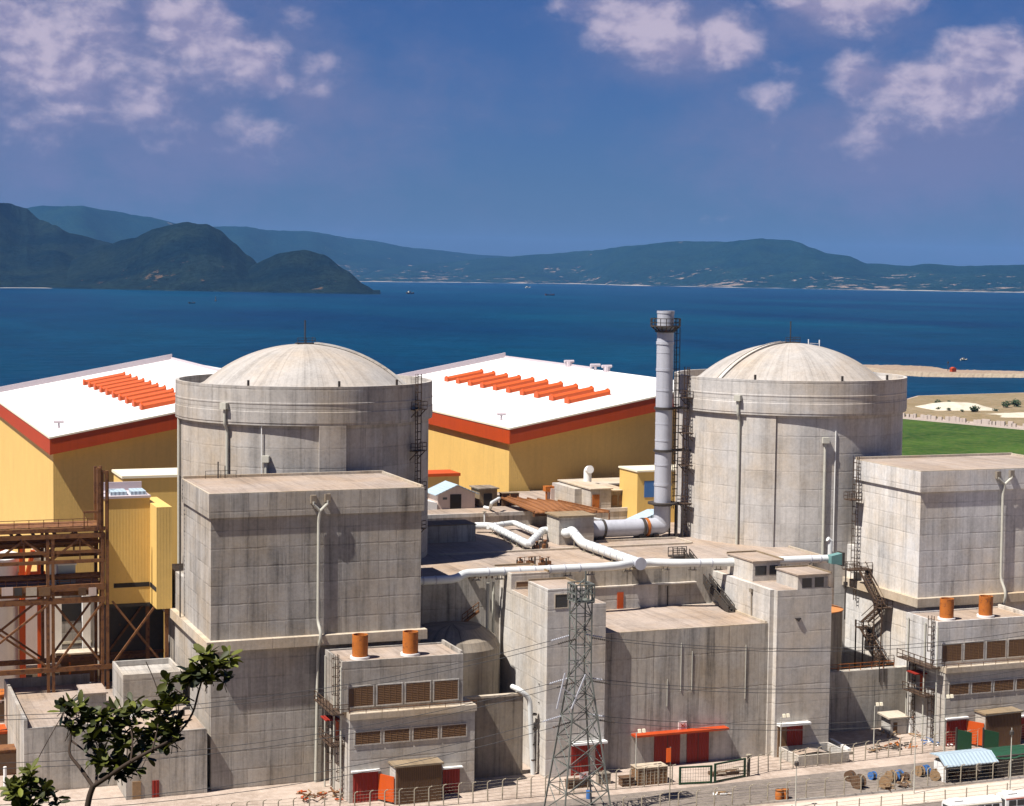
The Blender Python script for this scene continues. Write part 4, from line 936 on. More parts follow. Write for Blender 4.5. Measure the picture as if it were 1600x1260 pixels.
# white lagged pipes on the roof
def pipe(name, pts, r, label, legs=True, cap=None, bendr=1.2, zfoot=ZR):
    pts = [Vector(p) for p in pts]; e = thing(name, label, 'pipe', Vector((pts[0].x, pts[0].y, zfoot)), 'white lagged pipes on the flat roof')
    P = bend(pts, bendr); MB().tube(P, r, 16).build('lagging', 'lag', e, smooth=40)
    for a, b in zip(P, P[1:]):
        L = (b-a).length; d = (b-a).normalized() if L else Vector((1,0,0))
        if L > 1.5:
            n = int(L/2.4)
            for i in range(1, n+1): q = a+(b-a)*i/(n+1); MB().tube([q-d*.09, q+d*.09], r+.06, 14).build('lagging_band', 'stack', e, smooth=40)
    if legs:
        for a, b in zip(pts, pts[1:]):
            L = (b-a).length; n = int(L/3.2)
            for i in range(n):
                q = a+(b-a)*(i+.5)/n
                if q.z-r > zfoot+.2: lg = MB(); lg.bar((q.x-r*.6,q.y,zfoot),(q.x-r*.6,q.y,q.z),.12); lg.bar((q.x+r*.6,q.y,zfoot),(q.x+r*.6,q.y,q.z),.12); lg.box((q.x-r,q.y-.3,zfoot),(q.x+r,q.y+.3,zfoot+.12)); lg.build('leg', 'post', e)
    return e
Z1 = 26.35
A = lambda x, y, z=Z1: W(x, y, Z=z)
pipe('pipe_run', [A(742,822), A(768,822), A(826,851), A(848,829,26.9), A(862,829,26.9)], .62, 'white lagged pipe running in a V from the concrete box to the small house')
pipe('pipe_run', [A(762,823), A(803,817), A(842,834)], .48, 'thin white lagged pipe closing the loop in front of the small house', legs=False)
hub = A(1000,881)
a = W(884,833,Y=-4.2); 
pp = pipe('pipe_run', [Vector((a.x,-3.9,a.z)), Vector((a.x,-5.0,a.z)), A(893,829,27.6), A(910,849), hub], .78, 'thick white lagged pipe crossing the roof diagonally to a grey end cap')
dv = (hub-A(910,849)).normalized(); MB().tube([hub-dv*.1, hub+dv*.35], .95, 24).build('end_cap', 'stack', pp, smooth=40)
pipe('pipe_run', [hub-dv*1.3, A(968,884), A(940,886), A(726,896), A(712,905,25.9), A(640,909,25.9)], .60, 'white lagged pipe along the roof edge dropping towards the round concrete tank')
pr = pipe('pipe_run', [hub+Vector((.3,.4,0)), A(1018,879), A(1062,880), A(1143,879), A(1240,875), A(1296,873)], .60, 'white lagged pipe along the roof edge towards the teal fan box')
fb_ = thing('fan_box', 'small teal fan box at the end of the roof pipe', 'fan unit', A(1310,878))
p = A(1305,874); k = MB(); k.prism([(p.x-1.0,p.y-.6,p.z-.6),(p.x+.8,p.y-.7,p.z-.85),(p.x+.8,p.y-.7,p.z+.95),(p.x-1.0,p.y-.6,p.z+.6)], (0,1.3,0)); k.build('housing', paint('teal_paint', (.12,.24,.23), .5), fb_)
B((p.x+.8,p.y-.9,p.z-1.0),(p.x+1.15,p.y+.8,p.z+1.1)).build('end_frame', 'steel_dark', fb_)
p = A(1297,868); e = thing('vent_pipe', 'short white vent pipe standing by the teal fan box', 'pipe', p); MB().tube([p+Vector((0,0,-1)), p+Vector((0,0,2.3)), p+Vector((-.5,0,2.6))], .38, 12).build('tube', 'lag', e)
MB().tube([p+Vector((0,0,1.5)), p+Vector((.9,0,-1.2))], .16, 8).build('stay', 'steel_dark', e)

# ------------------------------------------------------------------ huts and sheds on the service building
ZB = 27.42
def gable_hut(name, x0, x1, y0, y1, z0, h, rise, wallm, roofm, label, cat='hut', ov=.6):
    e = thing(name, label, cat, ((x0+x1)/2,(y0+y1)/2,z0)); xm = (x0+x1)/2
    MB().prism([(x0,y0,z0),(x1,y0,z0),(x1,y0,z0+h),(xm,y0,z0+h+rise),(x0,y0,z0+h)], (0,y1-y0,0)).build('wall', wallm, e)
    s = rise/(xm-x0); r = MB()
    for sg in (-1, 1):
        a = (xm, y0-ov, z0+h+rise+.05); b = (xm+sg*(xm-x0+ov), y0-ov, z0+h-ov*s+.05)
        r.prism([a, b, (b[0],b[1],b[2]+.15), (a[0],a[1],a[2]+.15)], (0,y1-y0+2*ov,0))
    r.build('roof', roofm, e); return e
e = gable_hut('roof_hut', 31.9, 38.9, 28.4, 34.0, ZB, 2.7, 1.5, 'pale_pink', 'blue_roof', 'small pinkish hut with pale blue gabled roof beside the low white store')
MB().box((34.2,28.33,ZB),(36.3,28.42,ZB+2.6)).build('doorway', 'black', e); MB().box((32.8,28.34,ZB+1.7),(33.6,28.42,ZB+2.1)).build('window', 'glass', e)
e = thing('low_store', 'low white walled store beside the blue roofed hut', 'store', (29, 30, ZB)); MB().prism([(25,28.2,ZB),(31.7,28.2,ZB),(31.7,28.2,ZB+1.2),(25,28.2,ZB+2.6)], (0,5,0)).build('wall', 'white', e)
e = thing('yellow_annex', 'small yellow building with an orange flat roof at the hall wall', 'building', (39, 44, ZB))
MB().box((31,43.0,ZB),(41.0,48.9,ZB+4.2)).build('wall', 'yellow_flat', e); MB().box((30.8,42.7,ZB+4.2),(41.2,49.1,ZB+4.75)).build('roof', 'orange', e); MB().box((39.0,42.95,ZB+2.2),(39.7,43.02,ZB+2.9)).build('window', 'glass', e)
e = thing('equipment_shed', 'brown flat-topped equipment shed right of the blue roofed hut', 'shed', (42, 30, ZB))
MB().box((40.2,29.5,ZB),(43.6,34,ZB+3.2)).build('wall', 'slab_brown', e); MB().box((39.9,29.2,ZB+3.2),(43.9,34.3,ZB+3.4)).build('roof', 'conc_dark', e); MB().box((41,29.44,ZB),(42.6,29.52,ZB+2.4)).build('doorway', 'black', e)
for i, (x, y, w, h, mt, lb) in enumerate([(45.2,30,1.4,2.3,'wood_dark','dark cabinet beside the flat-topped brown shed'),(47.2,30.6,1.6,2.2,'steel_brown','rusty cabinet left of the rusty sheet roof')]):
    e = thing('cabinet', lb, 'cabinet', (x, y, ZB), 'cabinets by the brown shed'); MB().box((x-w/2,y-.7,ZB),(x+w/2,y+.7,ZB+h)).build('body', mt, e); MB().box((x-w/2-.1,y-.8,ZB+h),(x+w/2+.1,y+.8,ZB+h+.12)).build('lid', 'slab_brown', e)
e = thing('sheet_roof', 'wide low rusty sheet-metal canopy on the service building', 'canopy', (51, 30, ZB))
q = [W(778,776,Z=29.0), W(872,783,Z=29.6), W(952,800,Z=28.8), W(835,801,Z=28.2)]
r = MB(); r.prism([tuple(p) for p in q], (0,0,-.18)); r.build('roof', 'brown_roof', e)
for i in range(7):
    t = i/6; a = q[0]+(q[1]-q[0])*t; b = q[3]+(q[2]-q[3])*t; rb = MB(); rb.bar(a+Vector((0,0,.1)), b+Vector((0,0,.1)), .28, .28); rb.build('rib', 'brown_roof', e)
for p in q+[(q[3]+q[2])/2]: k = MB(); k.bar((p.x,p.y,ZB), (p.x,p.y,p.z-.2), .2); k.build('post', 'steel_brown', e)
wl = MB(); wl.box((q[3].x,q[3].y+.6,ZB),(q[2].x-4,q[3].y+1.0,28.0)); wl.build('back_wall', 'wood_dark', e)
p = W(742,800,Z=27.5); e = thing('goose_neck_pipe', 'white goose-neck pipe left of the rusty canopy', 'pipe', (44.6, 24, ZB))
MB().tube(bend([W(757,793,Z=ZB+.3), W(766,795,Z=ZB+.3), W(768,786,Z=ZB+2.0), W(780,779,Z=ZB+2.2)], .5), .30, 10).build('tube', 'lag', e)
e = thing('roof_riser', 'thin white riser on the front wall of the service building', 'pipe', (41, 19.8, 25.2)); a = W(757,800,Y=19.7); b = W(757,818,Y=19.7); MB().tube([a, b], .14, 8).build('tube', 'lag', e); MB().box(a-Vector((.3,.2,.1)), a+Vector((.3,.2,.1))).build('collar', 'post', e)
# orange crate-like unit
p = W(866,781,Z=ZB); e = thing('pump_unit', 'pale orange machine unit on the service building roof', 'machine', p)
MB().box((p.x-1.0,p.y-.8,ZB),(p.x+1.0,p.y+1,ZB+2.2)).build('body', 'pale_pink', e); MB().box((p.x-2.0,p.y-.6,ZB+1.6),(p.x+.8,p.y+.8,ZB+2.6)).build('top_unit', 'rust_pipe', e); MB().tube([(p.x-1.6,p.y,ZB),(p.x-1.6,p.y,ZB+1.7)], .2, 8).build('leg', 'rust_pipe', e)
# grey vent house with its cowl
e = thing('vent_house', 'small pale concrete house with a white cowl vent', 'house', (60, 32, ZB))
MB().box((58.6,21.5,ZB),(62.6,36.5,30.9)).build('wall', 'conc_plain', e); MB().box((57.2,25.6,ZB),(58.58,36.4,30.6)).build('side_wing', 'conc_plain', e); MB().box((58.4,21.2,30.9),(62.9,36.8,31.1)).build('roof', 'trim', e)
MB().box((58.9,21.42,ZB),(60.3,21.52,30.0)).build('doorway', 'rust_pipe', e)
p = W(918,752,Z=31.1); MB().tube(bend([(p.x,p.y,31.0),(p.x,p.y,33.2),(p.x+.1,p.y-1.0,33.4)], .6), .75, 16).build('cowl', 'white', e, smooth=40)
e = thing('plant_room', 'stained concrete plant room next to the vent house', 'building', (64, 30, ZB)); MB().box((62.7,22.4,ZB),(66.4,35,30.4)).build('wall', 'conc_dark', e); MB().box((62.5,22.1,30.4),(66.6,35.2,30.6)).build('roof', 'trim', e)
for x in (63.2,64.6): MB().box((x,22.33,ZB+.4),(x+1.0,22.42,ZB+2.2)).build('louver', 'louver', e)
e = thing('yellow_shed', 'long low yellow shed with a white roof below the turbine hall', 'shed', (70, 44, 0))
MB().box((66.6,38,0),(80.2,46.5,29.6)).build('wall', 'yellow_flat', e); MB().box((66.3,37.7,29.6),(80.5,46.8,29.9)).build('roof', 'trim', e)
e = thing('yellow_tower', 'tall yellow block with a blue door behind the stack', 'building', (71, 20, 0))
MB().box((65.2,15.9,0),(78.0,23.6,34.5)).build('wall', 'yellow_flat', e); MB().box((65.0,15.6,34.5),(78.2,23.8,34.8)).build('roof', 'trim_white', e)
a = W(1007,752,Y=15.85); b = W(1022,777,Y=15.85); MB().box((a.x,15.84,b.z),(b.x+1.2,15.92,a.z)).build('door', 'blue', e)
p = W(1003,800,Z=ZR+2.0); e = thing('sheet_awning', 'pale blue sheet awning behind the grey duct', 'awning', p)
k = MB(); k.prism([(58.3,4.6,26.6),(63.5,4.6,28.6),(65.0,4.6,28.6),(64.0,4.6,26.9)], (0,3.4,.3)); k.build('sheet', 'blue_roof', e); k = MB()
for x in (58.8, 61, 64): k.bar((x,6,ZR),(x,6,27.2),.16)
k.build('frame', 'steel_dark', e)
e = thing('low_wall', 'white low wall behind the grey duct', 'wall', (53, 8, ZR)); MB().box((49.5,8,ZR),(58.5,8.35,27.2)).build('wall', 'conc_plain', e); MB().tube(bend([(49.8,7.6,ZR),(49.8,7.6,27.9),(51.4,7.6,28.0),(57.9,7.6,26.6)], .7), .28, 10).build('pipe', 'lag', e)
def clutter(px, py, z, label, i):
    p = W(px, py, Z=z); e = thing('valve_set', label, 'valves', p); r_ = random.Random(i)
    for _ in range(5): q = p+Vector((r_.uniform(-1.3,1.3), r_.uniform(-.8,.8), 0)); MB().tube([q, q+Vector((0,0,r_.uniform(.6,1.7)))], .14, 7).build('stem', 'steel_dark', e)
    for _ in range(3): q = p+Vector((r_.uniform(-1.2,1.2), r_.uniform(-.8,.8), .36)); k = MB(); k.box(q-Vector((.4,.3,.36)), q+Vector((.4,.3,.3))); k.tube([q+Vector((0,0,.3)), q+Vector((0,0,.9))], .08, 6); k.tube([q+Vector((0,0,.86)), q+Vector((0,0,.92))], .3, 10); k.build('valve', 'steel_brown', e)
clutter(845, 857, ZR, 'dark valve set under the bend of the roof pipe', 1); clutter(848, 885, ZR, 'dark valve set on the roof edge behind the stair tower', 2)
clutter(822, 884, ZR, 'railed hatch with pipes on the roof behind the stair tower', 3)
p = W(848,886,Z=ZR)
e = thing('hatch_railing', 'low railing round a roof hatch behind the stair tower', 'railing', p); k = MB(); railing(k, [W(808,883,Z=ZR), W(843,880,Z=ZR), W(850,887,Z=ZR)], 1.1, 1.2); k.build('rails', 'steel_brown', e)
for i in range(4):
    p = W(735+i*11, 898, Z=ZR); 
e = thing('pipe_support', 'row of small valves under the roof-edge pipe near its lowered end', 'valves', W(752,906,Z=ZR)); 
for i in range(5): p = W(733+i*9, 904, Z=ZR); k = MB(); k.bar(p, p+Vector((0,0,.5)), .18); k.box(p+Vector((-.35,-.3,.4)), p+Vector((.35,.3,.9))); k.build('valve', 'steel_brown', e)

# ------------------------------------------------------------------ tanks in the gaps
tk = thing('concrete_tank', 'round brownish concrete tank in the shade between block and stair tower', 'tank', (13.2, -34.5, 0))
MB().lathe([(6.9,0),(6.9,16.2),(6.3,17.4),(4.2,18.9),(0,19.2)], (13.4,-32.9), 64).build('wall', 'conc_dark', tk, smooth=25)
k = MB(); k.tube([(19.2,-32.0,0),(19.2,-32.0,24.6)], .3, 8); k.tube([(20.3,-31.3,0),(20.3,-31.3,24.6)], .22, 8); k.build('riser_pipe', 'downpipe', nab)
k = MB(); a = W(722,975,Y=-31.2); b = W(748,955,Y=-31.2); k.bar(a, b, .5, .3); railing(k, [a, b], 1.3, 1.1, .1); k.build('stair', 'steel_brown', nab)
lw = thing('stained_wall', 'weathered concrete wall with a yellow coping joining the ventilation building', 'wall', (15, -45.5, 0))
MB().box((10.3,-46.2,0),(19.3,-45.6,11.2)).build('wall', 'conc_dark', lw); MB().box((10.2,-46.3,11.2),(19.4,-45.5,11.5)).build('coping', 'trim', lw)
e = thing('hose_pipe', 'white pipe bending over the stained wall and down the stair tower', 'pipe', (20.9, -45.9, 0))
MB().tube(bend([W(800,1073,Y=-45.0), W(812,1078,Y=-46.6), W(828,1092,Y=-46.6), W(829,1120,Y=-46.6), Vector((20.75,-46.6,0))], .9), .36, 12).build('tube', 'lag', e)
for z in (2, 4.2, 6.4, 8.4): MB().lathe([(.36,z),(.46,z),(.46,z+.2),(.36,z+.2)], (20.75,-46.6), 12).build('clip', 'steel_dark', e)
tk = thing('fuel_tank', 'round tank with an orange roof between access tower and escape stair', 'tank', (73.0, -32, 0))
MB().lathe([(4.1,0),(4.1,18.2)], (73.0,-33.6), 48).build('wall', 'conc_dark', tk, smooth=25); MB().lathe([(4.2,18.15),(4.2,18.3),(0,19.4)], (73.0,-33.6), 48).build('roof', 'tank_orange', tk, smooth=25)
rw = thing('yard_wall', 'grey concrete yard wall in shade below the escape stair', 'wall', (78, -38, 0))
MB().box((66.32,-39.2,0),(86.95,-38.0,9.3)).build('wall', 'conc_mid', rw); k = MB(); railing(k, [(70,-38.9,9.3),(84,-38.9,9.3)], 1.1, 2); k.build('railing', 'rust_pipe', rw)
k = MB()
for px in (1374, 1381): a = W(px,1032,Y=-39.3); b = W(px,1066,Y=-39.3); k.bar(a, b, .12)
k.build('ladder', 'steel_dark', rw)
cw = thing('connecting_wall', 'plain concrete wall behind the orange roofed tank', 'wall', (74, -28, 0))
MB().box((66.35,-30.9,0),(77.8,-30.32,25.0)).build('wall', 'conc_mid', cw)
k = MB(); a = W(1322,880,Y=-31.1); k.tube([a, a-Vector((0,0,9))], .12, 8); k.bar(a-Vector((0,0,3.0)), a-Vector((0,0,3.6)), .5); k.build('riser', 'steel_dark', cw)

# ------------------------------------------------------------------ ventilation buildings with rust-coloured exhausts
def vent_building(x0, label):
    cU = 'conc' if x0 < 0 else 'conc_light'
    t = thing('ventilation_building', label, 'ventilation building', (x0+8.6, -47, 0), 'ventilation buildings with louvers')
    yU, yL, yb = -50.8, -52.0, -42.4; XU0, XU1, XL1 = x0-.75, x0+16.1, x0+17.4
    MB().box((XU0,yU,11.9),(XU1,yb,18.35)).build('upper_wall', cU, t)
    MB().box((x0,yL,0),(XL1,yb+.2,11.1)).build('lower_wall', 'conc_plain', t)
    MB().box((XU0+.3,yU+.3,18.35),(XU1-.3,yb-.1,18.40)).build('roof', 'roof', t)
    k = MB(); k.shell((XU0,yU,18.35),(XU1,yb), .3, .25); k.box((XU1-.32,yU+.3,18.6),(XU1-.02,yb-.3,19.0)); k.build('parapet', cU, t)
    k = MB(); k.box((x0-.1,yL-.35,11.1),(XL1+.15,yb+.2,11.9)); k.build('ledge', 'trim', t)
    k = MB(); railing(k, [(x0-.05,yL-.25,11.9),(XL1+.1,yL-.25,11.9)], .55, 2.2, .06); k.build('ledge_railing', 'steel_brown', t)
    def louver(xa, xb, za, zb, y):
        f = MB(); w = .16; f.box((xa-w,y-.10,za-w),(xa,y+.06,zb+w)); f.box((xb,y-.10,za-w),(xb+w,y+.06,zb+w)); f.box((xa,y-.10,zb),(xb,y+.06,zb+w)); f.box((xa,y-.10,za-w),(xb,y+.06,za))
        o = f.build('louver', 'conc_plain', t); s = MB(); n = int((zb-za)/.22)
        s.box((xa,y-.005,za),(xb,y+.05,zb))
        for i in range(n): z = za+(i+.5)*(zb-za)/n; s.face([(xa,y-.09,z-.08),(xb,y-.09,z-.08),(xb,y-.01,z+.08),(xa,y-.01,z+.08)])
        for i in range(1, 4): x = xa+(xb-xa)*i/4; s.box((x-.04,y-.095,za),(x+.04,y-.006,zb))
        s.build('slats', 'louver', o)
    for i in range(4): louver(x0+.15+i*3.95, x0+3.5+i*3.95, 12.55, 15.15, yU)
    for i in range(4): louver(x0+.75+i*4.0, x0+4.15+i*4.0, 7.75, 9.35, yL)
    for xx in (x0+2.4, x0+9.4):
        c = (xx, -48.4); ex = MB().lathe([(1.05,18.6),(1.05,21.6),(.92,21.6),(.92,19.2),(0,19.2)], c, 28).build('exhaust_pipe', 'rust_pipe', t, smooth=40)
        MB().lathe([(1.05,18.38),(1.32,18.38),(1.32,18.72),(1.05,18.72)], c, 28).build('collar', 'white', ex, smooth=40)
    # entrance box, doors, canopies
    e = MB().box((x0+5.6,-54.6,0),(x0+11.9,-52.003,4.95)).build('porch', 'louver', t); MB().box((x0+5.3,-54.9,4.95),(x0+12.1,-52.003,5.2)).build('porch_roof', 'slab_brown', e); MB().box((x0+5.50,-54.55,0),(x0+5.596,-52.05,4.9)).build('porch_side', 'conc_plain', e)
    k = MB()
    for i in range(24): x = x0+5.75+i*.26; k.box((x,-54.66,.1),(x+.08,-54.602,4.85))
    k.build('porch_ribs', 'wood_dark', e)
    MB().box((x0+.2,-52.5,4.1),(x0+4.1,-52.003,4.32)).build('canopy', 'white', t); MB().box((x0+.5,-52.12,0),(x0+3.9,-52.003,4.08)).build('door', 'door_red', t)
    MB().prism([(x0+3.9,-52.15,.3),(x0+5.3,-54.5,.3),(x0+5.3,-54.5,3.7),(x0+3.9,-52.15,3.7)], (.12,.07,0)).build('open_door', 'orange', t)
    MB().box((x0+12.7,-52.6,3.55),(x0+15.6,-52.003,3.75)).build('canopy', 'white', t); MB().box((x0+12.9,-52.12,0),(x0+15.3,-52.003,3.53)).build('door', 'door_red', t)
    # galleries and ladders on the side
    k = MB(); k.box((XU0-1.5,yL+.2,11.75),(XU0-.01,yb,11.9)); railing(k, [(XU0-1.45,yb,11.9),(XU0-1.45,yL+.3,11.9),(x0,yL+.3,11.9)], 1.2, 1.6, .09); k.build('gallery', 'ladder', t)
    k = MB(); k.box((x0-1.9,-49.8,7.0),(x0-.01,-43.6,7.15)); railing(k, [(x0-1.85,-43.6,7.15),(x0-1.85,-49.8,7.15),(x0-.05,-49.8,7.15)], 1.1, 1.5, .09); k.build('gallery', 'ladder', t)
    k = MB(); ladder(k, (XU0-.25,-49.9,11.9),(XU0-.25,-49.9,19.4),(-1,0,0),.6); k.build('caged_ladder', 'ladder', t)
    k = MB(); ladder(k, (x0-.25,-44.2,.2),(x0-.25,-44.2,12.5),(-1,0,0),.6); k.build('caged_ladder', 'ladder', t)
    k = MB(); ladder(k, (x0-.25,-49.3,.2),(x0-.25,-49.3,8.2),(-1,0,0),.6); k.build('caged_ladder', 'ladder', t)
    MB().box((x0-.12,-46.8,7.15),(x0-.003,-45.6,9.6)).build('side_door', 'orange', t); MB().box((x0-2.0,-47.4,10.0),(x0-.003,-44.8,10.15)).build('side_canopy', 'door_red', t)
    k = MB()
    for y in (-43.4, -47.9, -51.2): k.tube([(XU0-.22,y,0 if y < -43 else 0),(XU0-.22,y,18.0)], .12, 8)
    k.build('downpipe', 'downpipe', t)
    return t
vent_building(-7.35, 'grey ventilation building with rust pipes in front of the brownish block')
vent_building(84.4, 'pale ventilation building with rust pipes behind the blue roofed shelter')

# ------------------------------------------------------------------ low building and gantry at the left
lb = thing('low_building', 'low concrete building with parapet behind the sapling', 'building', (-36, -24, 0))
MB().box((-46.8,-33.9,0),(-34.62,-8.0,8.55)).build('wall', 'conc_mid', lb); MB().box((-34.6,-41.2,0),(-23.9,-8.02,8.5)).build('wing_wall', 'conc_mid', lb)
k = MB(); k.box((-46.4,-33.6,8.55),(-34.7,-8.4,8.57)); k.box((-34.5,-40.9,8.5),(-24.0,-8.4,8.53)); k.build('roof', 'roof', lb)
k = MB(); k.box((-46.8,-33.9,8.57),(-46.35,-8.0,9.9)); k.box((-46.35,-8.4,8.57),(-34.6,-8.0,9.9)); k.box((-46.35,-33.9,8.57),(-34.62,-33.6,8.72)); k.box((-34.6,-41.2,8.53),(-24,-40.9,8.7)); k.build('parapet', 'conc', lb)
e = MB().box((-38.0,-26.4,8.57),(-34.9,-21,11.0)).build('stair_head', 'conc_plain', lb); MB().box((-38.2,-26.7,11.0),(-34.7,-20.8,11.2)).build('stair_head_roof', 'roof', e)
MB().box((-32.6,-26.5,8.53),(-24.3,-17.0,12.6)).build('roof_room', 'conc', lb); k = MB(); k.shell((-32.6,-26.5,12.6),(-24.3,-17.0), .3, .8); k.build('roof_room_parapet', 'conc_plain', lb)
MB().box((-33.8,-41.32,0),(-32.7,-41.203,2.4)).build('door', 'wood', lb); MB().box((-31.2,-41.30,0),(-30.3,-41.203,2.3)).build('door', 'door_red', lb)
k = MB(); k.box((-28,-39,8.53),(-26.2,-30,8.8)); k.box((-31,-38,8.53),(-30.6,-30,9.1)); k.build('roof_plinth', 'trim', lb)
for i, (x, y) in enumerate(((-33.4,-31.5),(-32.0,-31.2))):
    MB().tube([(x,y,8.53),(x,y,9.6)], .5, 12).build('roof_vent', 'white', lb)
for x, y in ((-27.2,-34.5),(-25.4,-32.5)): MB().tube(bend([(x,y,8.53),(x,y,9.6),(x+.9,y,9.6)], .4), .2, 8).build('goose_neck', 'steel_dark', lb)

gt = thing('pipe_gantry', 'rust-brown steel trestle carrying pipes beside the yellow cabin', 'gantry', (-42, -10, 0))
def gbeam(name, a, b, w, h, mat='steel_brown', par=gt): k = MB(); k.bar(a, b, w, h); return k.build(name, mat, par)
for fy in (-13.0, -6.5):
    PX = lambda x, y: W(x, y, Y=-13.0)+Vector((0, fy+13.0, 0))
    zt = lambda y: W(80, y, Y=-13.0).z
    XL, XR = -56.0, -33.0
    for y, w, h in ((829,.5,.55),(839,.5,.65),(864,.3,.45),(879,.4,.5),(920,.5,.9),(940,.5,.8),(1047,.5,.7)):
        gbeam('beam', (XL,fy,zt(y)), (XR if y < 1000 else -24.2,fy,zt(y)), w, h)
    for px in (-60, 75, 83, 160, 168):
        x = W(px, 950, Y=-13.0).x; gbeam('column', (x,fy,0 if fy > -9 else 8.5), (x,fy,zt(836) if px < 150 else zt(738)), .42, .42)
    xb = [W(q, 870, Y=-13).x for q in (-60, -10, 37, 80, 125, 163)]
    for i in range(0, 5):
        a, b = xb[i], xb[i+1]; up = i % 2 == 0
        gbeam('brace', (a,fy,zt(843) if up else zt(876)), (b,fy,zt(876) if up else zt(843)), .26, .3)
        gbeam('brace', (b,fy,zt(876)), (b,fy,zt(843)), .2, .2)
    for i, (a, b) in enumerate(((-60,75),(86,160),(176,250))):
        xa, xc = W(a, 990, Y=-13).x, W(b, 990, Y=-13).x
        gbeam('cross_brace', (xa,fy+.15,zt(945)), (xc,fy+.15,zt(1043)), .28, .3); gbeam('cross_brace', (xc,fy-.15,zt(945)), (xa,fy-.15,zt(1043)), .28, .3)
k = MB()
for x in range(-55, -33, 3): k.bar((x,-13,zt(920)),(x,-6.5,zt(920)),.3,.5); k.bar((x,-13,zt(836)),(x,-6.5,zt(836)),.25,.4)
k.build('cross_beams', 'steel_brown', gt)
MB().box((-56,-12.6,zt(829)+.3),(-33.4,-7,zt(829)+.4)).build('walkway', 'steel_brown', gt); k = MB(); railing(k, [(-56,-12.8,zt(829)+.4),(-33.4,-12.8,zt(829)+.4)], 1.1, 2.0, .09); railing(k, [(-56,-12.8,zt(916)),(-33.4,-12.8,zt(916))], 1.1, 1.5, .08); k.build('railing', 'steel_brown', gt)
MB().box((-56,-12.6,zt(918)),(-33.4,-7,zt(917))).build('deck', 'steel_brown', gt)
for yy, zz, r_ in ((-11.5,zt(905),.45),(-10.2,zt(905),.3),(-9.0,zt(852),.4),(-11,zt(852),.28)): MB().tube([(-56,yy,zz),(-33.5,yy,zz)], r_, 12).build('pipe', 'rust_pipe' if r_ == .3 else 'steel_brown', gt)
for i, (pa, pb, mt_) in enumerate(((2,20,'pale_pink'),(22,34,'steel_dark'),(40,57,'trim'),(60,78,'louver'),(122,134,'wood_dark'),(138,150,'pale_pink'))):
    a, b = W(pa,918,Y=-12.9), W(pb,930,Y=-12.9); MB().box((a.x,-13.35,b.z),(b.x,-13.27,a.z)).build('deck_panel', mt_, gt)
x = W(154,760,Y=-13).x
k = MB(); k.bar((x,-13.2,zt(830)),(x,-13.2,zt(733)),.6,.5); k.bar((x+1.1,-13.2,zt(830)),(x+1.1,-13.2,zt(741)),.35,.35); k.bar((x-.3,-13.2,zt(734)),(x+1.2,-13.2,zt(742)),.3,.4); k.bar((x-2.2,-13.2,zt(802)),(x,-13.2,zt(802)),.2,.3); k.bar((x-2.1,-13.2,zt(830)),(x-2.1,-13.2,zt(802)),.15,.15); k.build('hoist_post', 'steel_brown', gt)
e = thing('control_box', 'grey panelled switch box standing on the trestle deck', 'switch box', (-38.7,-10,zt(917)))
a, b = W(91,884,Y=-11), W(118,917,Y=-11); MB().box((a.x,-11,b.z),(b.x,-8.6,a.z)).build('body', 'tank_grey', e); MB().box((a.x-.15,-11.2,a.z),(b.x+.15,-8.4,a.z+.2)).build('lid', 'white', e)
a = W(82,882,Y=-11.5); MB().box((a.x-.5,-11.6,zt(917)),(a.x+.5,-10.9,a.z)).build('side_unit', 'white', e)

yc = thing('yellow_cabin', 'tall yellow clad cabin raised on dark steel beside the square block', 'cabin', (-28,-9,20))
k = MB(); k.box((-32.6,-10.0,20.4),(-26.0,-3.0,36.0)); k.box((-25.98,-15.4,20.3),(-23.75,-3.02,35.2)); k.build('wall', 'yellow', yc)
MB().box((-32.8,-10.2,36.0),(-25.9,-2.9,36.35)).build('roof', 'coping', yc)
k = MB(); k.prism([(-31.6,-9.2,36.36),(-29.2,-9.2,36.36),(-29.0,-5,36.36),(-31.2,-5,36.36)], (0,0,.5)); k.prism([(-28.6,-9.2,36.36),(-26.4,-9.2,36.36),(-26.3,-5,36.36),(-28.3,-5,36.36)], (0,0,.5)); k.build('roof_light', 'blue_roof', yc)
MB().box((-32.6,-2.9,36.37),(-26,-2.6,37.6)).build('roof_upstand', 'coping', yc)
k = MB(); za, zb = W(200,911,Y=-10).z, W(200,918,Y=-10).z; k.box((-31.3,-10.05,zb),(-26.1,-9.98,za)); k.box((-26.03,-15.2,zb),(-25.96,-10.1,za)); k.build('window_band', 'black', yc)
k = MB()
for p_ in ((-32.2,-9.6),(-26.3,-9.6),(-32.2,-3.4),(-24.4,-14.6)): k.bar((p_[0],p_[1],8.5),(p_[0],p_[1],20.4),.5,.5)
k.build('support_post', 'steel_brown', yc); MB().box((-32.7,-10.1,19.9),(-26.0,-3,20.38)).build('floor_frame', 'steel_dark', yc)
db = thing('shade_backdrop', 'dark-coloured box standing in for the shaded interior under the yellow cabin', 'building', (-28,-1,0)); MB().box((-32.0,-6.2,0),(-23.3,-1.0,19.7)).build('wall', 'steel_dark', db); MB().box((-32,-6.4,12.0),(-23.3,-6.21,12.5)).build('rail', 'steel_brown', db)  # solid box, its near-black colour stands for the dark interior below the cabin
e = thing('yellow_parapet_block', 'low yellow block with pale coping behind the yellow cabin', 'building', (-20,16,0)); MB().box((-26,14,0),(-12,24,36.2)).build('wall', 'yellow_flat', e); MB().box((-26.3,13.7,36.2),(-12,24.2,36.6)).build('coping', 'trim_white', e)

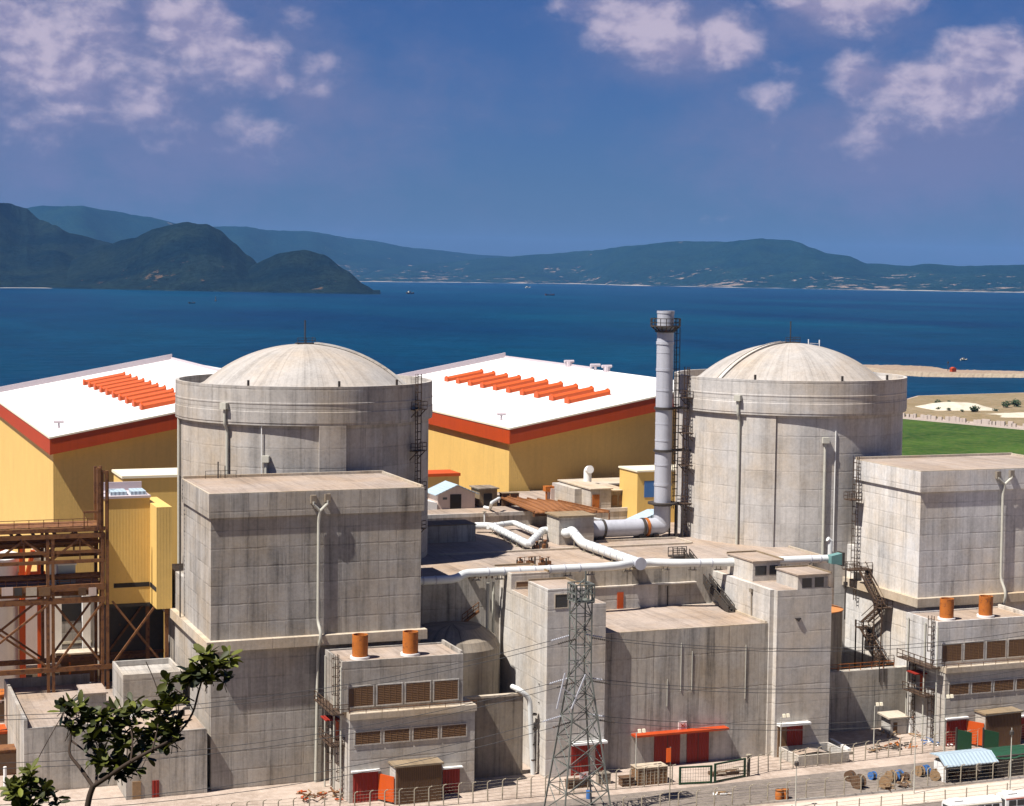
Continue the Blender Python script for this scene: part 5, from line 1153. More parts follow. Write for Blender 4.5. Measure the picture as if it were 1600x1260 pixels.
# background of the yard behind the trestle
def simple_building(name, a, b, h, mat, label, roofm='roof', z0=0.0, extra=None, cat='building'):
    e = thing(name, label, cat, ((a[0]+b[0])/2,(a[1]+b[1])/2,z0)); MB().box((a[0],a[1],z0),(b[0],b[1],z0+h)).build('wall', mat, e); MB().box((a[0]-.25,a[1]-.25,z0+h),(b[0]+.25,b[1]+.25,z0+h+.25)).build('roof', roofm, e)
    if extra: extra(e)
    return e
def ex1(e):
    for x0_ in (-39.9, -37.6, -35.6): MB().box((x0_,27.93,.9),(x0_+1.1,28.02,2.4)).build('window', 'glass', e)
simple_building('yard_office', (-42.4,28,), (-34.4,34), 3.4, 'white', 'low white yard office with dark windows under the trestle', extra=ex1)
def ex2(e):
    MB().box((-41.6,39.95,6.0),(-38.8,40.02,12.4)).build('opening', 'wood_dark', e)
simple_building('beige_house', (-46.6,40), (-34.2,47), 15.2, 'pale_pink', 'beige building with a tall dark opening behind the trestle', extra=ex2)
simple_building('orange_tower', (-49.0,38), (-46.8,46), 15.6, 'orange', 'narrow orange clad tower at the left edge behind the trestle')
def ex3(e):
    MB().box((-33.1,35.95,9.5),(-28.9,36.02,12.5)).build('opening', 'black', e); MB().box((-33.6,35.95,5.6),(-28,36.0,6.0)).build('band', 'trim_white', e)
simple_building('grey_house', (-33.9,36), (-27.4,42), 15.4, 'conc', 'grey building with a dark strip window behind the trestle', extra=ex3)
for i, (px, lb_) in enumerate(((90,'white pillar left of the grey building behind the trestle'),(135,'white pillar at the right side of the grey building behind the trestle'),(153,'tall white pillar nearest to the dark backdrop under the cabin'))):
    p = W(px, 1060, Y=33.0); e = thing('white_pillar', lb_, 'pillar', (p.x,33,0), 'white pillars behind the trestle'); MB().box((p.x-.65,32.4,0),(p.x+.65,33.6,16.0)).build('shaft', 'white', e); MB().box((p.x-.8,32.3,0),(p.x+.8,33.7,.5)).build('base', 'conc_plain', e)
e = thing('brown_shed', 'dark brown open shed at the foot of the grey building', 'shed', (-31,31,0)); MB().box((-34.6,30.5,0),(-27.8,31.9,5.2)).build('wall', 'wood_dark', e); MB().box((-34.9,28.6,5.2),(-27.5,32.0,5.45)).build('roof', 'trim', e); k = MB(); k.bar((-32.6,28.8,0),(-32.6,28.8,5.2),.3); k.build('post', 'rust_pipe', e)
e = thing('white_tank', 'big white tank with orange stairs behind the trestle', 'tank', (-46.5,22,0)); MB().lathe([(5.5,0),(5.5,23.4),(0,25.2)], (-46.2,22), 40).build('shell', 'white', e, smooth=30); k = MB(); k.bar((-41.6,17.0,17.0),(-39.8,17.0,24.8),1.2,.6); k.bar((-46.5,16.4,24.6),(-41,16.6,26.6),.5,.5); k.build('stair', 'orange', e)
e = thing('orange_scaffold', 'orange steel frame beside the white tank', 'frame', (-40.5,18,0)); k = MB()
for x in (-41.4,-38.6): k.bar((x,18,0),(x,18,26.2),.9,.9)
k.bar((-42,18,20.6),(-37.8,18,20.6),.8,1.2); k.build('frame', 'orange', e); MB().box((-39.8,17.4,23.0),(-37.6,19.4,25.4)).build('cream_box', 'trim_white', e)
simple_building('yellow_store', (-62,16), (-48,27), 24.0, 'pale_pink', 'pinkish store building at the far left behind the trestle')
p = W(118,1092,Z=0); e = thing('tank_trailer', 'blue-grey cylindrical tank on a dark trailer behind the low building', 'tank trailer', p)
MB().tube([(p.x-2.4,p.y,1.75),(p.x+2.4,p.y,1.75)], .85, 20).build('vessel', 'tank_grey', e, smooth=40); MB().box((p.x-2.8,p.y-.7,.55),(p.x+2.8,p.y+.7,.85)).build('chassis', 'steel_dark', e)
for x in (-1.8,-.8,1.9):
    k = MB(); k.tube([(p.x+x,p.y-.8,.5),(p.x+x,p.y-.5,.5)], .5, 14); k.tube([(p.x+x,p.y+.5,.5),(p.x+x,p.y+.8,.5)], .5, 14); k.build('wheel', 'tyre', e)
def crate(px, py, w, h, d, mat, label, name='container', grp=None, ins='wood_dark'):
    p = W(px, py, Z=0); e = thing(name, label, 'container', p, grp); MB().box((p.x-w/2,p.y,0),(p.x+w/2,p.y+d,h)).build('body', mat, e)
    MB().box((p.x-w/2+.3,p.y-.05,.25),(p.x+w/2-.3,p.y+.02,h-.35)).build('front_opening', ins, e); k = MB(); k.box((p.x-w/2-.1,p.y-.1,h),(p.x+w/2+.1,p.y+d+.1,h+.14)); k.build('lid', mat, e); return e
crate(24,1128,4.6,4.2,4,'rust_pipe','brown open-fronted shed left of the low building','brown_store')
crate(-2,1130,3.0,3.4,4,'pale_pink','pinkish store at the edge left of the low building','brown_store')
crate(8,1178,5,3.2,4,'orange','orange container left of the low building wall','container')
crate(6,1212,4,3.4,3,'steel_brown','dark brown container nearest the left edge','container')
e = thing('white_post', 'white post beside the low building end wall', 'post', W(8,1245,Z=0)); p = W(8,1240,Z=0); MB().tube([p, p+Vector((0,0,3.6))], .22, 10).build('shaft', 'white', e); MB().box(p-Vector((.35,.35,0)), p+Vector((.35,.35,.3))).build('base', 'conc_plain', e)
shrub(158, 1090, 40, 16, (W(158,1090,Z=8.6)-CAM).dot(FWD)+38, 'green bush between trestle foot and low building', None, 'yard_bush', 'leaf', 260, z=0.0)

# ------------------------------------------------------------------ fences, gates, poles
def fence(name, label, pts, spacing, h, wires=6, arm=True, base=False):
    pts = [Vector((x, y, 0)) for x, y in pts]; e = thing(name, label, 'fence', pts[0])
    seq = []
    for a, b in zip(pts, pts[1:]):
        n = max(1, round((b-a).length/spacing)); seq += [a+(b-a)*i/n for i in range(n)]
    seq.append(pts[-1]); tops = []
    for p in seq:
        hh = h*random.uniform(.97,1.03); lean = Vector((random.uniform(-.06,.06), random.uniform(-.05,.05), hh)); tops.append(p+lean)
        k = MB(); path = [p, p+lean]
        if arm: path += [p+lean+Vector((.10,-.16,.26)), p+lean+Vector((.30,-.45,.42))]
        k.tube(path, [.085]*2+[.07]*(len(path)-2), 7); k.build('post', 'post', e)
    k = MB()
    for i in range(wires):
        f = (i+.6)/wires
        for (a, ta), (b, tb) in zip(zip(seq, tops), list(zip(seq, tops))[1:]): k.bar(a+(ta-a)*f, b+(tb-b)*f, .030)
    if arm:
        for a, b in zip(tops, tops[1:]): k.bar(a+Vector((.22,-.34,.36)), b+Vector((.22,-.34,.36)), .03)
    k.build('wires', 'post', e)
    if base:
        k = MB()
        for a, b in zip(pts, pts[1:]): k.bar(a+Vector((0,0,.12)), b+Vector((0,0,.12)), .25, .3)
        k.build('base_kerb', 'conc_plain', e)
    return e
fence('security_fence', 'inner security fence of bent-topped posts left of the green gates', [(-30,-56.4),(4,-57.0),(26.5,-57.2),(36.9,-57.5)], 2.05, 2.55)
fence('security_fence', 'inner security fence of bent-topped posts right of the green gates', [(48.8,-57.2),(52.7,-55.9),(65,-55.3),(83.4,-53.9),(105,-53.2)], 2.05, 2.45)
fence('outer_fence', 'outer wire fence of straight posts between road and pale paving', [(24,-69.6),(45,-69.6),(56.3,-70.2),(85.3,-70.3),(112,-70.3)], 2.7, 2.5, 5, True, True)
fence('road_fence', 'low thin post fence along the outer edge of the pale paving', [(45,-76.1),(75,-76.1),(110,-76.1)], 3.2, 1.5, 3, False)
def gate(a, b, h, label):
    a, b = Vector((*a,0)), Vector((*b,0)); e = thing('green_gate', label, 'gate', (a+b)/2, 'green gates across the service yard'); d = b-a; z = Vector((0,0,1)); k = MB()
    for t in (0,1): k.bar(a+d*t, a+d*t+z*h, .26)
    for zz in (.18, h-.1): k.bar(a+z*zz, b+z*zz, .2)
    k.build('frame', 'green', e); k = MB(); n = int(d.length/.35)
    for i in range(1, n): q = a+d*i/n; k.bar(q+z*.2, q+z*(h-.1), .028)
    for i in range(1, 5): k.bar(a+z*h*i/5, b+z*h*i/5, .026)
    k.build('mesh', 'galv', e); return e
gate((37.9,-57.9), (42.3,-58.6), 2.5, 'left green mesh gate leaf in front of the red doors')
gate((42.9,-58.6), (48.2,-57.3), 2.7, 'right green mesh gate leaf in front of the bare wall')
e = thing('gate_post', 'thick dark gate post right of the green gates', 'post', (48.9,-57.1,0)); k = MB(); k.bar((48.9,-57.1,0),(48.9,-57.1,2.9),.34); k.build('shaft', 'steel_dark', e); k = MB(); k.box((48.6,-57.4,2.9),(49.2,-56.8,3.1)); k.build('cap', 'post', e)
p = W(1130,1180,Y=-55); e = thing('yellow_barrier', 'pale yellow pile lying behind the right green gate', 'pile', (p.x,-55,0)); k = MB(); r_ = random.Random(4)
for _ in range(14): q = Vector((p.x+r_.uniform(-2.2,2.2), -55+r_.uniform(-1,1), r_.uniform(.1,.9))); k.bar(q, q+Vector((r_.uniform(.8,2.4), r_.uniform(-.4,.4), r_.uniform(-.1,.2))), .22, .14)
k.build('planks', 'trim', e); k = MB(); k.box((p.x-2,-55.8,0),(p.x+2.2,-54.3,.45)); k.build('pallet', 'wood_dark', e)
def boxthing(name, px0, px1, pyb, h, d, mat, label, cat, lid=None, grp=None, zb=0.0):
    a, b = W(px0, pyb, Z=zb), W(px1, pyb, Z=zb); y = (a.y+b.y)/2; e = thing(name, label, cat, ((a.x+b.x)/2, y+d/2, zb), grp)
    MB().box((a.x,y,zb),(b.x,y+d,zb+h)).build('body', mat, e); MB().box((a.x-.1,y-.1,zb+h),(b.x+.1,y+d+.1,zb+h+.12)).build('lid', lid or mat, e)
    k = MB(); n = max(2, int((b.x-a.x)/.6))
    for i in range(n+1): x = a.x+(b.x-a.x)*i/n; k.box((x-.04,y-.05,zb+.05),(x+.04,y-.004,zb+h-.05))
    k.build('ribs', lid or mat, e); return e
boxthing('dark_container', 993, 1046, 1226, 2.3, 2.2, 'louver', 'dark brown container behind the fence left of the green gates', 'container', 'trim')
boxthing('brown_box', 971, 992, 1229, 1.1, 1.3, 'wood_dark', 'low dark brown box beside the dark container', 'box')
boxthing('brown_box', 886, 925, 1232, 1.0, 1.2, 'wood_dark', 'low dark brown box behind the fence at the pylon foot', 'box')
boxthing('brown_box', 934, 955, 1226, 1.4, 1.0, 'conc_dark', 'stained grey box at the foot of the stair tower', 'box')
p = W(912,1212,Y=-57.25); e = thing('fence_sign', 'white notice board on the fence near the pylon', 'sign', p); MB().box((p.x-.6,-57.32,p.z-.45),(p.x+.6,-57.26,p.z+.45)).build('board', 'sign', e); k = MB(); k.bar((p.x-.3,-57.35,p.z-.25),(p.x+.3,-57.35,p.z+.25),.12,.03,(0,1,0)); k.build('mark', 'red', e)
p = W(920,1248,Z=0); e = thing('blue_barrel', 'blue barrel standing at the pylon foot', 'barrel', p); MB().lathe([(.36,0),(.38,.3),(.36,.6),(.38,.9),(.34,1.05),(0,1.05)], (p.x,p.y), 18).build('drum', 'blue', e, smooth=40); MB().lathe([(.38,.97),(.41,1.0),(.41,1.08),(.36,1.1)], (p.x,p.y), 18).build('rim', 'blue', e)
p = W(1046,1262,Z=0); h = (p.y and (W(1045,1190,Y=p.y).z)); e = thing('sign_pole', 'thin pole with a bright orange board in front of the red doors', 'sign', p)
MB().tube([p, Vector((p.x,p.y,W(1045,1168,Y=p.y).z))], .085, 8).build('pole', 'post', e); za, zb = W(1043,1169,Y=p.y).z, W(1043,1191,Y=p.y).z; MB().box((p.x-.62,p.y-.12,zb),(p.x+.02,p.y-.05,za)).build('board', 'orange_bright', e)
def light_pole(px, pyt, pyb, label, kind='twin'):
    p = W(px, pyb, Z=0); zt = W(px, pyt, Y=p.y).z; e = thing('light_pole', label, 'light pole', p, 'light poles in the yard'); MB().tube([p, Vector((p.x,p.y,zt))], [.10,.06], 8).build('pole', 'downpipe', e)
    if kind == 'twin':
        k = MB(); k.bar((p.x-.1,p.y,zt),(p.x+1.2,p.y,zt+.1),.08); k.build('arm', 'downpipe', e)
        for x in (.45, 1.1): k = MB(); k.prism([(p.x+x-.2,p.y-.25,zt+.05),(p.x+x+.2,p.y-.25,zt+.05),(p.x+x+.2,p.y-.1,zt+.5),(p.x+x-.2,p.y-.1,zt+.5)], (0,.25,0)); k.build('floodlight', 'trim_white', e)
    elif kind == 'box': MB().lathe([(.12,zt-1.0),(.3,zt-.9),(.3,zt-.45),(.1,zt-.3)], (p.x,p.y), 12).build('lamp_housing', 'steel_dark', e)
    return e
light_pole(993,1146,1226,'thin floodlight pole left of the orange canopy')
light_pole(1219,1122,1192,'thin floodlight pole before the access tower')
light_pole(1365,1104,1172,'pale floodlight pole before the shaded yard wall')
light_pole(1474,1092,1190,'floodlight pole before the pale ventilation building')
light_pole(1243,1186,1262,'short lamp post with dark lamp at the road before the outer fence','box')
light_pole(1428,1140,1240,'slim plain pole between the cable reels and the shelter','none')
light_pole(1578,1138,1236,'slim pole with a dark box beside the pale blue shelter','box')
# basin, beam, huts
a, b = W(1246,1198,Z=0), W(1325,1190,Z=0); e = thing('concrete_basin', 'open concrete basin behind the fence by the access tower', 'basin', (a+b)/2)
k = MB(); k.shell((a.x,a.y-.2,0),(b.x,a.y+5.6), .35, 1.5); k.build('wall', 'conc_plain', e); k = MB(); k.box((a.x+.35,a.y+.15,0),(b.x-.35,a.y+5.2,.35)); k.build('floor', 'black', e); k = MB(); k.prism([(a.x+1,a.y+2.2,1.0),(a.x+4,a.y+1.4,1.5),(a.x+6.2,a.y+2.2,1.0)], (0,2.0,0)); k.build('cover', 'roof', e)
a, b = W(1298,1158,Z=.4), W(1327,1174,Z=.4); e = thing('white_beam', 'white beam lying at the foot of the access tower', 'beam', (a+b)/2); k = MB(); k.bar(a+Vector((0,0,.15)), b+Vector((0,0,.15)), .5, .5); k.build('beam', 'white', e); k = MB(); k.box(a-Vector((.4,.4,.45)), a+Vector((.4,.4,.0))); k.box(b-Vector((.4,.4,.45)), b+Vector((.4,.4,.0))); k.build('block', 'conc_dark', e)
p = W(1391,1149,Z=0); e = thing('yard_hut', 'small grey hut with a yellowish slab roof by the white wall', 'hut', p+Vector((1.3,1,0))); MB().box((p.x,p.y,0),(p.x+2.9,p.y+2.6,2.5)).build('wall', 'conc_plain', e); MB().prism([(p.x-.5,p.y-.4,2.5),(p.x+3.2,p.y-.4,2.5),(p.x+3.2,p.y-.4,2.75),(p.x-.5,p.y-.4,2.75)], (0,3.4,.2)).build('roof', 'trim', e); MB().box((p.x+.5,p.y-.06,0),(p.x+1.2,p.y-.003,1.9)).build('door', 'wood_dark', e)
p = W(1422,1148,Z=0); e = thing('yard_cabinet', 'tall white cabinet with a rusty frame beside the small hut', 'cabinet', p); MB().box((p.x,p.y,0),(p.x+1.3,p.y+1.0,2.2)).build('body', 'white', e); k = MB(); k.bar((p.x+1.6,p.y,0),(p.x+1.6,p.y,2.7),.22); k.bar((p.x+.1,p.y,2.6),(p.x+1.6,p.y,2.6),.2); k.build('frame', 'rust_pipe', e)
def debris(px, py, n, spread, mats, label, name='scrap_pile', seed=1, h=.5):
    p = W(px, py, Z=0); e = thing(name, label, 'scrap', p); r_ = random.Random(seed)
    for i, mt in enumerate(mats):
        k = MB()
        for _ in range(n):
            q = p+Vector((r_.uniform(-spread,spread), r_.uniform(-spread*.5,spread*.5), r_.uniform(.05,h))); d = Vector((r_.uniform(-1,1), r_.uniform(-1,1), r_.uniform(-.25,.25))).normalized()*r_.uniform(.4,1.6)
            k.bar(q, q+d, r_.uniform(.08,.3), r_.uniform(.06,.2))
        k.build('scrap', mt, e)
debris(1408,1168,12,2.6,['rust_pipe','steel_dark'],'rusty scrap pile on the ground behind the inner fence',seed=3)
debris(1385,1150,10,1.6,['trim','wood'],'pale timber scraps at the foot of the small hut',seed=5)
debris(1445,1150,10,1.8,['wood','pale_pink'],'brown and pinkish scraps beside the white cabinet',seed=6)
debris(1370,1172,8,1.6,['steel_dark','wood'],'small dark scrap pile between two fence posts',seed=8)
debris(1460,1163,9,1.4,['white','blue'],'white and blue bags piled behind the fence',seed=9,h=.9)
debris(505,1248,14,3.0,['orange','wood','steel_brown'],'orange and brown materials piled beside the ladders of the grey ventilation building',seed=12,h=1.0)
debris(1130,1241,6,1.4,['wood','white'],'few timber scraps lying on the road',seed=14,h=.2)
# cable reels
def reel(p, r, w, mat, rz, label):
    e = thing('cable_reel', label, 'cable reel', p, 'cable reels in the yard'); c, s = math.cos(rz), math.sin(rz); ax = Vector((c, s, 0)); o = p+Vector((0,0,r))
    for sg in (-1, 1): k = MB(); k.tube([o+ax*sg*w/2, o+ax*(sg*w/2+sg*.10)], r, 20); k.tube([o+ax*(sg*w/2+sg*.10), o+ax*(sg*w/2+sg*.16)], r*.25, 10); k.build('flange', mat, e)
    k = MB(); k.tube([o-ax*w/2, o+ax*w/2], r*.62, 18); k.build('drum', 'wood_dark', e)
    k = MB(); n = 6
    for i in range(n): q = o+ax*w*((i+.5)/n-.5); k.tube([q-ax*w*.4/n, q+ax*w*.4/n], r*.7, 18)
    k.build('cable', 'cable', e); return e
for px, py, r, w, mt, rz, lb in [(1328,1221,.75,.6,'wood_dark',.5,'dark reel at the left end of the row of reels'),(1341,1232,.95,.9,'wood_dark',.4,'largest dark brown reel, in front of the left end of the row'),
    (1363,1218,.55,.6,'blue',.3,'blue reel standing alone right of the largest brown reel'),(1383,1231,.8,1.1,'wood',.9,'light brown reel in the middle of the row'),(1392,1222,.8,.7,'wood',.3,'brown reel directly behind the middle light brown one'),
    (1403,1220,.75,.8,'blue',.3,'blue reel in the middle group of reels'),(1414,1221,.6,.6,'wood_dark',.6,'small dark reel right of the middle blue reel'),(1437,1213,.75,.5,'wood',.2,'tall thin brown reel right of the slim pole'),
    (1446,1212,.75,.5,'blue',.25,'thin blue reel leaning by the tall brown reel'),(1461,1219,.75,.9,'wood',.9,'brown reel nearest to the shelter')]:
    reel(W(px, py, Z=0), r, w, mt, rz, lb)
p = W(1398,1233,Z=0); debris(1398,1231,10,2.2,['wood','wood_dark'],'broken reel timber in front of the middle reels',seed=21,h=.7)
# shelter with pale blue roof, tarpaulin stack
a = W(1480,1224,Z=0); b = W(1546,1217,Z=0); e = thing('shelter', 'open shelter with a pale blue sheet roof beside the reels', 'shelter', (a+b)/2)
x0_, x1_, y0_ = a.x, b.x, a.y
k = MB(); k.prism([(x0_-.7,y0_-.5,2.35),(x0_-.7,y0_+1.3,3.5),(x0_-.7,y0_+3.4,3.35),(x0_-.7,y0_+3.4,3.45),(x0_-.7,y0_+1.3,3.62),(x0_-.7,y0_-.5,2.45)], (x1_-x0_+1.8,0,0)); k.build('roof', 'blue_roof', e)
MB().box((x0_-.2,y0_+.2,0),(x0_-.1,y0_+3.0,2.6)).build('end_wall', 'white', e); MB().box((x0_,y0_+2.9,0),(x1_,y0_+3.0,2.8)).build('back_wall', 'conc_plain', e)
for x in (x0_, (x0_+x1_)/2, x1_): k = MB(); k.bar((x,y0_,0),(x,y0_,2.5),.12); k.build('post', 'steel_dark', e)
k = MB(); k.box((x0_+2,y0_+1.0,0),(x1_-1,y0_+2.4,.9)); k.build('bench', 'wood_dark', e)
a = W(1553,1216,Z=0); e = thing('covered_stack', 'dark stack under a green tarpaulin beside the shelter', 'stack', a+Vector((5,1.5,0))); MB().box((a.x+.5,a.y,0),(a.x+11,a.y+4.5,3.0)).build('stack', 'steel_dark', e)
k = MB(); n = 14; g0 = {}
for i in range(n+1):
    for j in range(6):
        x = a.x+.2+11.1*i/n; y = a.y-.25+5.0*j/5; z = 3.05+.25*noise.noise(Vector((x*.6,y*.8,3)))+.15
        if j in (0,5): z -= .5+.25*noise.noise(Vector((x,y,7)))
        g0[i,j] = len(k.v); k.v.append(Vector((x,y,z)))
for i in range(n):
    for j in range(5): k.f.append([g0[i,j], g0[i+1,j], g0[i+1,j+1], g0[i,j+1]]); k.uv.append(None)
k.build('tarpaulin', 'green_tarp', e, smooth=50)
for px, lb in ((1506,'dark green panel left of the orange door at the fence'),(1548,'dark green panel right of the orange door at the fence')):
    p = W(px,1178,Z=0); e = thing('green_hoarding', lb, 'panel', p); MB().prism([(p.x-1.0,p.y+.3,0),(p.x+.9,p.y-.6,0),(p.x+.9,p.y-.6,3.2),(p.x-1.0,p.y+.3,3.6)], (.1,.15,0)).build('sheet', 'green', e); k = MB(); k.bar((p.x-1.1,p.y+.4,0),(p.x-1.1,p.y+.4,3.9),.22); k.build('post', 'steel_dark', e)
for i, (px, py) in enumerate(((1217,1249),(1226,1248))):
    p = W(px,py,Z=0); e = thing('rusty_drum', ('left' if i == 0 else 'right')+' one of two rusty drums on the road', 'drum', p, 'rusty drums on the road'); MB().lathe([(.5,0),(.52,.4),(.5,.45),(.52,.85),(.5,.9),(.48,1.25),(0,1.25)], (p.x,p.y), 16).build('drum', 'rust_pipe', e, smooth=40); MB().lathe([(.50,1.2),(.55,1.22),(.55,1.3),(.46,1.32)], (p.x,p.y), 16).build('rim', 'steel_brown', e)
# white buses at the lower right corner
def bus(x0, y0, L, stripe, label):
    e = thing('white_bus', label, 'bus', (x0+L/2, y0-1.1, 0), 'white buses on the outer road'); Wd, H = 2.3, 2.8
    prof = [(0,.45),(0,2.25),(.12,2.62),(.4,2.8),(1.15,2.86),(1.9,2.8),(2.18,2.62),(2.3,2.25),(2.3,.45)]
    MB().prism([(x0,y0-Wd+v,z) for v, z in prof], (L,0,0)).build('body', 'white', e, smooth=30)
    w = MB(); n = int(L/1.25)
    for i in range(n): xa = x0+.35+i*(L-.7)/n; w.box((xa+.08,y0-Wd-.02,1.45),(xa+(L-.7)/n-.08,y0-Wd+.03,2.2)); w.box((xa+.08,y0-.03,1.45),(xa+(L-.7)/n-.08,y0+.02,2.2))
    w.box((x0-.02,y0-Wd+.25,1.35),(x0+.03,y0-.25,2.3)); w.box((x0+L-.03,y0-Wd+.25,1.35),(x0+L+.02,y0-.25,2.3)); w.build('window', 'glass', e)
    s = MB(); s.box((x0-.012,y0-Wd-.012,2.3),(x0+L+.012,y0-Wd+.05,2.42)); s.box((x0-.012,y0-.05,2.3),(x0+L+.012,y0+.012,2.42)); s.build('stripe', stripe, e)
    for x in (x0+1.3, x0+L-1.4):
        for y in (y0-Wd+.02, y0-.02): k = MB(); sg = -1 if y < y0-1 else 1; k.tube([(x,y+sg*.08,.48),(x,y-sg*.2,.48)], .48, 18); o = k.build('wheel', 'tyre', e); k = MB(); k.tube([(x,y+sg*.10,.48),(x,y+sg*.081,.48)], .26, 12); k.build('rim', 'galv', o)
    k = MB(); k.box((x0+.6,y0-1.9,2.87),(x0+2.0,y0-.5,3.0)); k.build('roof_hatch', 'white', e); return e
bus(62.6, -83.6, 7.6, 'trim_white', 'plain white bus by the pale paving'); bus(71.3, -83.0, 8.4, 'orange', 'white bus with an orange stripe parked beside the plain white bus')

# ------------------------------------------------------------------ lattice pylon and its wires
PC = Vector((19.25,-66.0,0)); py_ = thing('lattice_pylon', 'slim grey lattice pylon in front of the stair tower', 'pylon', PC)
def hw(z): return 1.08 if z > 18.5 else 1.08+(18.5-z)/18.5*2.3
PT = 30.1
def leg(sx, sy, z): return PC+Vector((sx*hw(z), sy*hw(z), z))
for sx in (-1,1):
    for sy in (-1,1): k = MB(); k.bar(leg(sx,sy,0), leg(sx,sy,18.5), .18); k.bar(leg(sx,sy,18.5), leg(sx,sy,PT), .16); k.build('leg', 'galv', py_)
k = MB(); zsn = [0,3.6,7,10,12.8,15.4,17.8,19.9,22,24,26,28,PT]
fc = [((-1,-1),(1,-1)),((1,-1),(1,1)),((1,1),(-1,1)),((-1,1),(-1,-1))]
for i, (a, b) in enumerate(zip(zsn, zsn[1:])):
    for j, (p, q) in enumerate(fc):
        k.bar(leg(*p,b), leg(*q,b), .09)
        if (i+j) % 2: k.bar(leg(*p,a), leg(*q,b), .10)
        else: k.bar(leg(*q,a), leg(*p,b), .10)
        if i < 6: (k.bar(leg(*q,a), leg(*p,b), .09) if (i+j) % 2 else k.bar(leg(*p,a), leg(*q,b), .09))
k.build('bracing', 'galv', py_)
k = MB(); hc = [PC+Vector((x*1.3, y*1.3, 0)) for x, y in ((-1,-1),(1,-1),(1,1),(-1,1))]
for i in range(4):
    a, b = hc[i], hc[(i+1)%4]
    for z in (27.9, 28.9, 30.1): k.bar(a+Vector((0,0,z)), b+Vector((0,0,z)), .13)
    for t in (0, .33, .66): q = a+(b-a)*t; k.bar(q+Vector((0,0,27.9)), q+Vector((0,0,30.1)), .12)
    k.bar(a+Vector((0,0,27.9)), b+Vector((0,0,30.1)), .12)
k.box((PC.x-1.25,PC.y-1.25,27.85),(PC.x+1.25,PC.y+1.25,27.95)); k.build('head_cage', 'galv', py_)
k = MB(); k.bar(PC+Vector((.6,0,PT)), PC+Vector((.6,0,PT+1.6)), .16); k.bar(PC+Vector((-.6,-.5,PT-.1)), PC+Vector((.9,.5,PT+.6)), .1); k.build('earth_peak', 'galv', py_)
k = MB(); a, b = W(883,1052,Y=-68), W(870,1108,Y=-68); k.bar(a, b, .16); a, b = W(915,1054,Y=-68), W(893,1108,Y=-68); k.bar(a, b, .16); a, b = W(879,1075,Y=-68), W(900,1090,Y=-68); k.bar(a, b, .12); k.build('strut', 'stack', py_)
for (z, yo) in ((23.2,-1.1),(23.2,1.1),(17.6,-1.2),(12.6,-1.6),(12.6,1.7),(17.6,1.2)):
    for sg in (-1, 1):
        a = PC+Vector((sg*hw(z), yo, z)); s = MB(); d = Vector((sg*2.6, 0, -.55))
        for i in range(9): q = a+d*(i+.6)/9.5; s.tube([q-d.normalized()*.06, q+d.normalized()*.06], .13, 8)
        s.bar(a, a+d, .07); ins = s.build('insulator', 'stack' if yo > 0 else 'steel_dark', py_)
        w_ = [a+d+Vector((sg*L*105.0, 0, -9.0*4*L*(1-L)*.55+L*(2.5 if sg > 0 else 0))) for L in [i/14 for i in range(15)]]
        e = MB().tube(w_, .040, 5).build('power_cable', 'cable', None, loc=a)
        tag(e, ('thin dark cable running '+('right' if sg > 0 else 'left')+' from the pylon at '+{23.2:'its upper',17.6:'its middle',12.6:'its lower'}[z]+' level'), 'cable', 'power cables strung from the pylon')

# ------------------------------------------------------------------ sapling and shrub in the foreground
rl = random.Random(11)
def leaf_at(mb, p, d, L, wd, tint):
    d = d.normalized(); s = d.cross(Vector((rl.gauss(0,.5), rl.gauss(0,.5), 1))).normalized(); n = s.cross(d)
    prof = [(0,.06),(.25,.55),(.55,.95),(.8,.85),(.95,.4),(1.0,.02)]; pts = []
    cr = rl.uniform(-.12,.25)
    for t, w in prof: c = p+d*L*t-n*L*cr*t*t; pts.append((c-s*wd*w+n*wd*.30*w, c, c+s*wd*w+n*wd*.30*w))
    for a, b in zip(pts, pts[1:]):
        mb.face([a[0],a[1],b[1],b[0]], [(tint,0)]*4); mb.face([a[1],a[2],b[2],b[1]], [(tint,0)]*4)
def sapling(name, label, base_px, D, branches, clusters, leafL, mat='leaf'):
    pB = W(base_px[0], base_px[1], D=D); s = (pB-CAM).dot(f2); w = (pB-CAM).dot(r2)
    g_ = Vector((pB.x, pB.y, slope_z(s, w)-.1)); e = thing(name, label, 'tree' if name != 'foreground_shrub' else 'shrub', g_)
    tk = MB()
    for i, (pts, r0, r1) in enumerate(branches):
        P = [W(x, y, D=D+dd) for x, y, dd in pts]
        if i == 0: P = [g_]+P
        r0 *= .8; n = len(P); tk.tube(bend(P, .08, 3), [r0+(r1-r0)*j/(len(bend(P,.08,3))-1) for j in range(len(bend(P,.08,3)))], 8)
    tk.build('trunk', 'bark', e, smooth=60)
    lv = MB(); tw = MB()
    for (x, y, rad, n, tint) in clusters:
        for _ in range(max(2, int(n*.62))):
            c = W(x+rl.gauss(0,rad*.48), y+rl.gauss(0,rad*.48), D=D+rl.gauss(0,rad*.5)*D/FPX*1.2)
            ax = Vector((rl.gauss(0,.5), rl.gauss(0,.5), 1)).normalized(); tw.tube([c-ax*leafL*.7, c], [.003,.002], 4)
            m_ = rl.randint(5,8); a0 = rl.random()*6.28
            for k_ in range(m_):
                a = a0+k_*2.4; el_ = rl.uniform(-.25,.75); o = ax.orthogonal().normalized(); q = ax.cross(o)
                d = (o*math.cos(a)+q*math.sin(a))*math.cos(el_)+ax*math.sin(el_)
                leaf_at(lv, c, d, leafL*rl.uniform(.7,1.15), leafL*rl.uniform(.19,.27), min(1, max(0, tint*.9+rl.gauss(0.02,.13)+(.55 if rl.random() < .10 else 0))))
    tw.build('twigs', 'bark', e); lv.build('crown', mat, e, smooth=70); return e
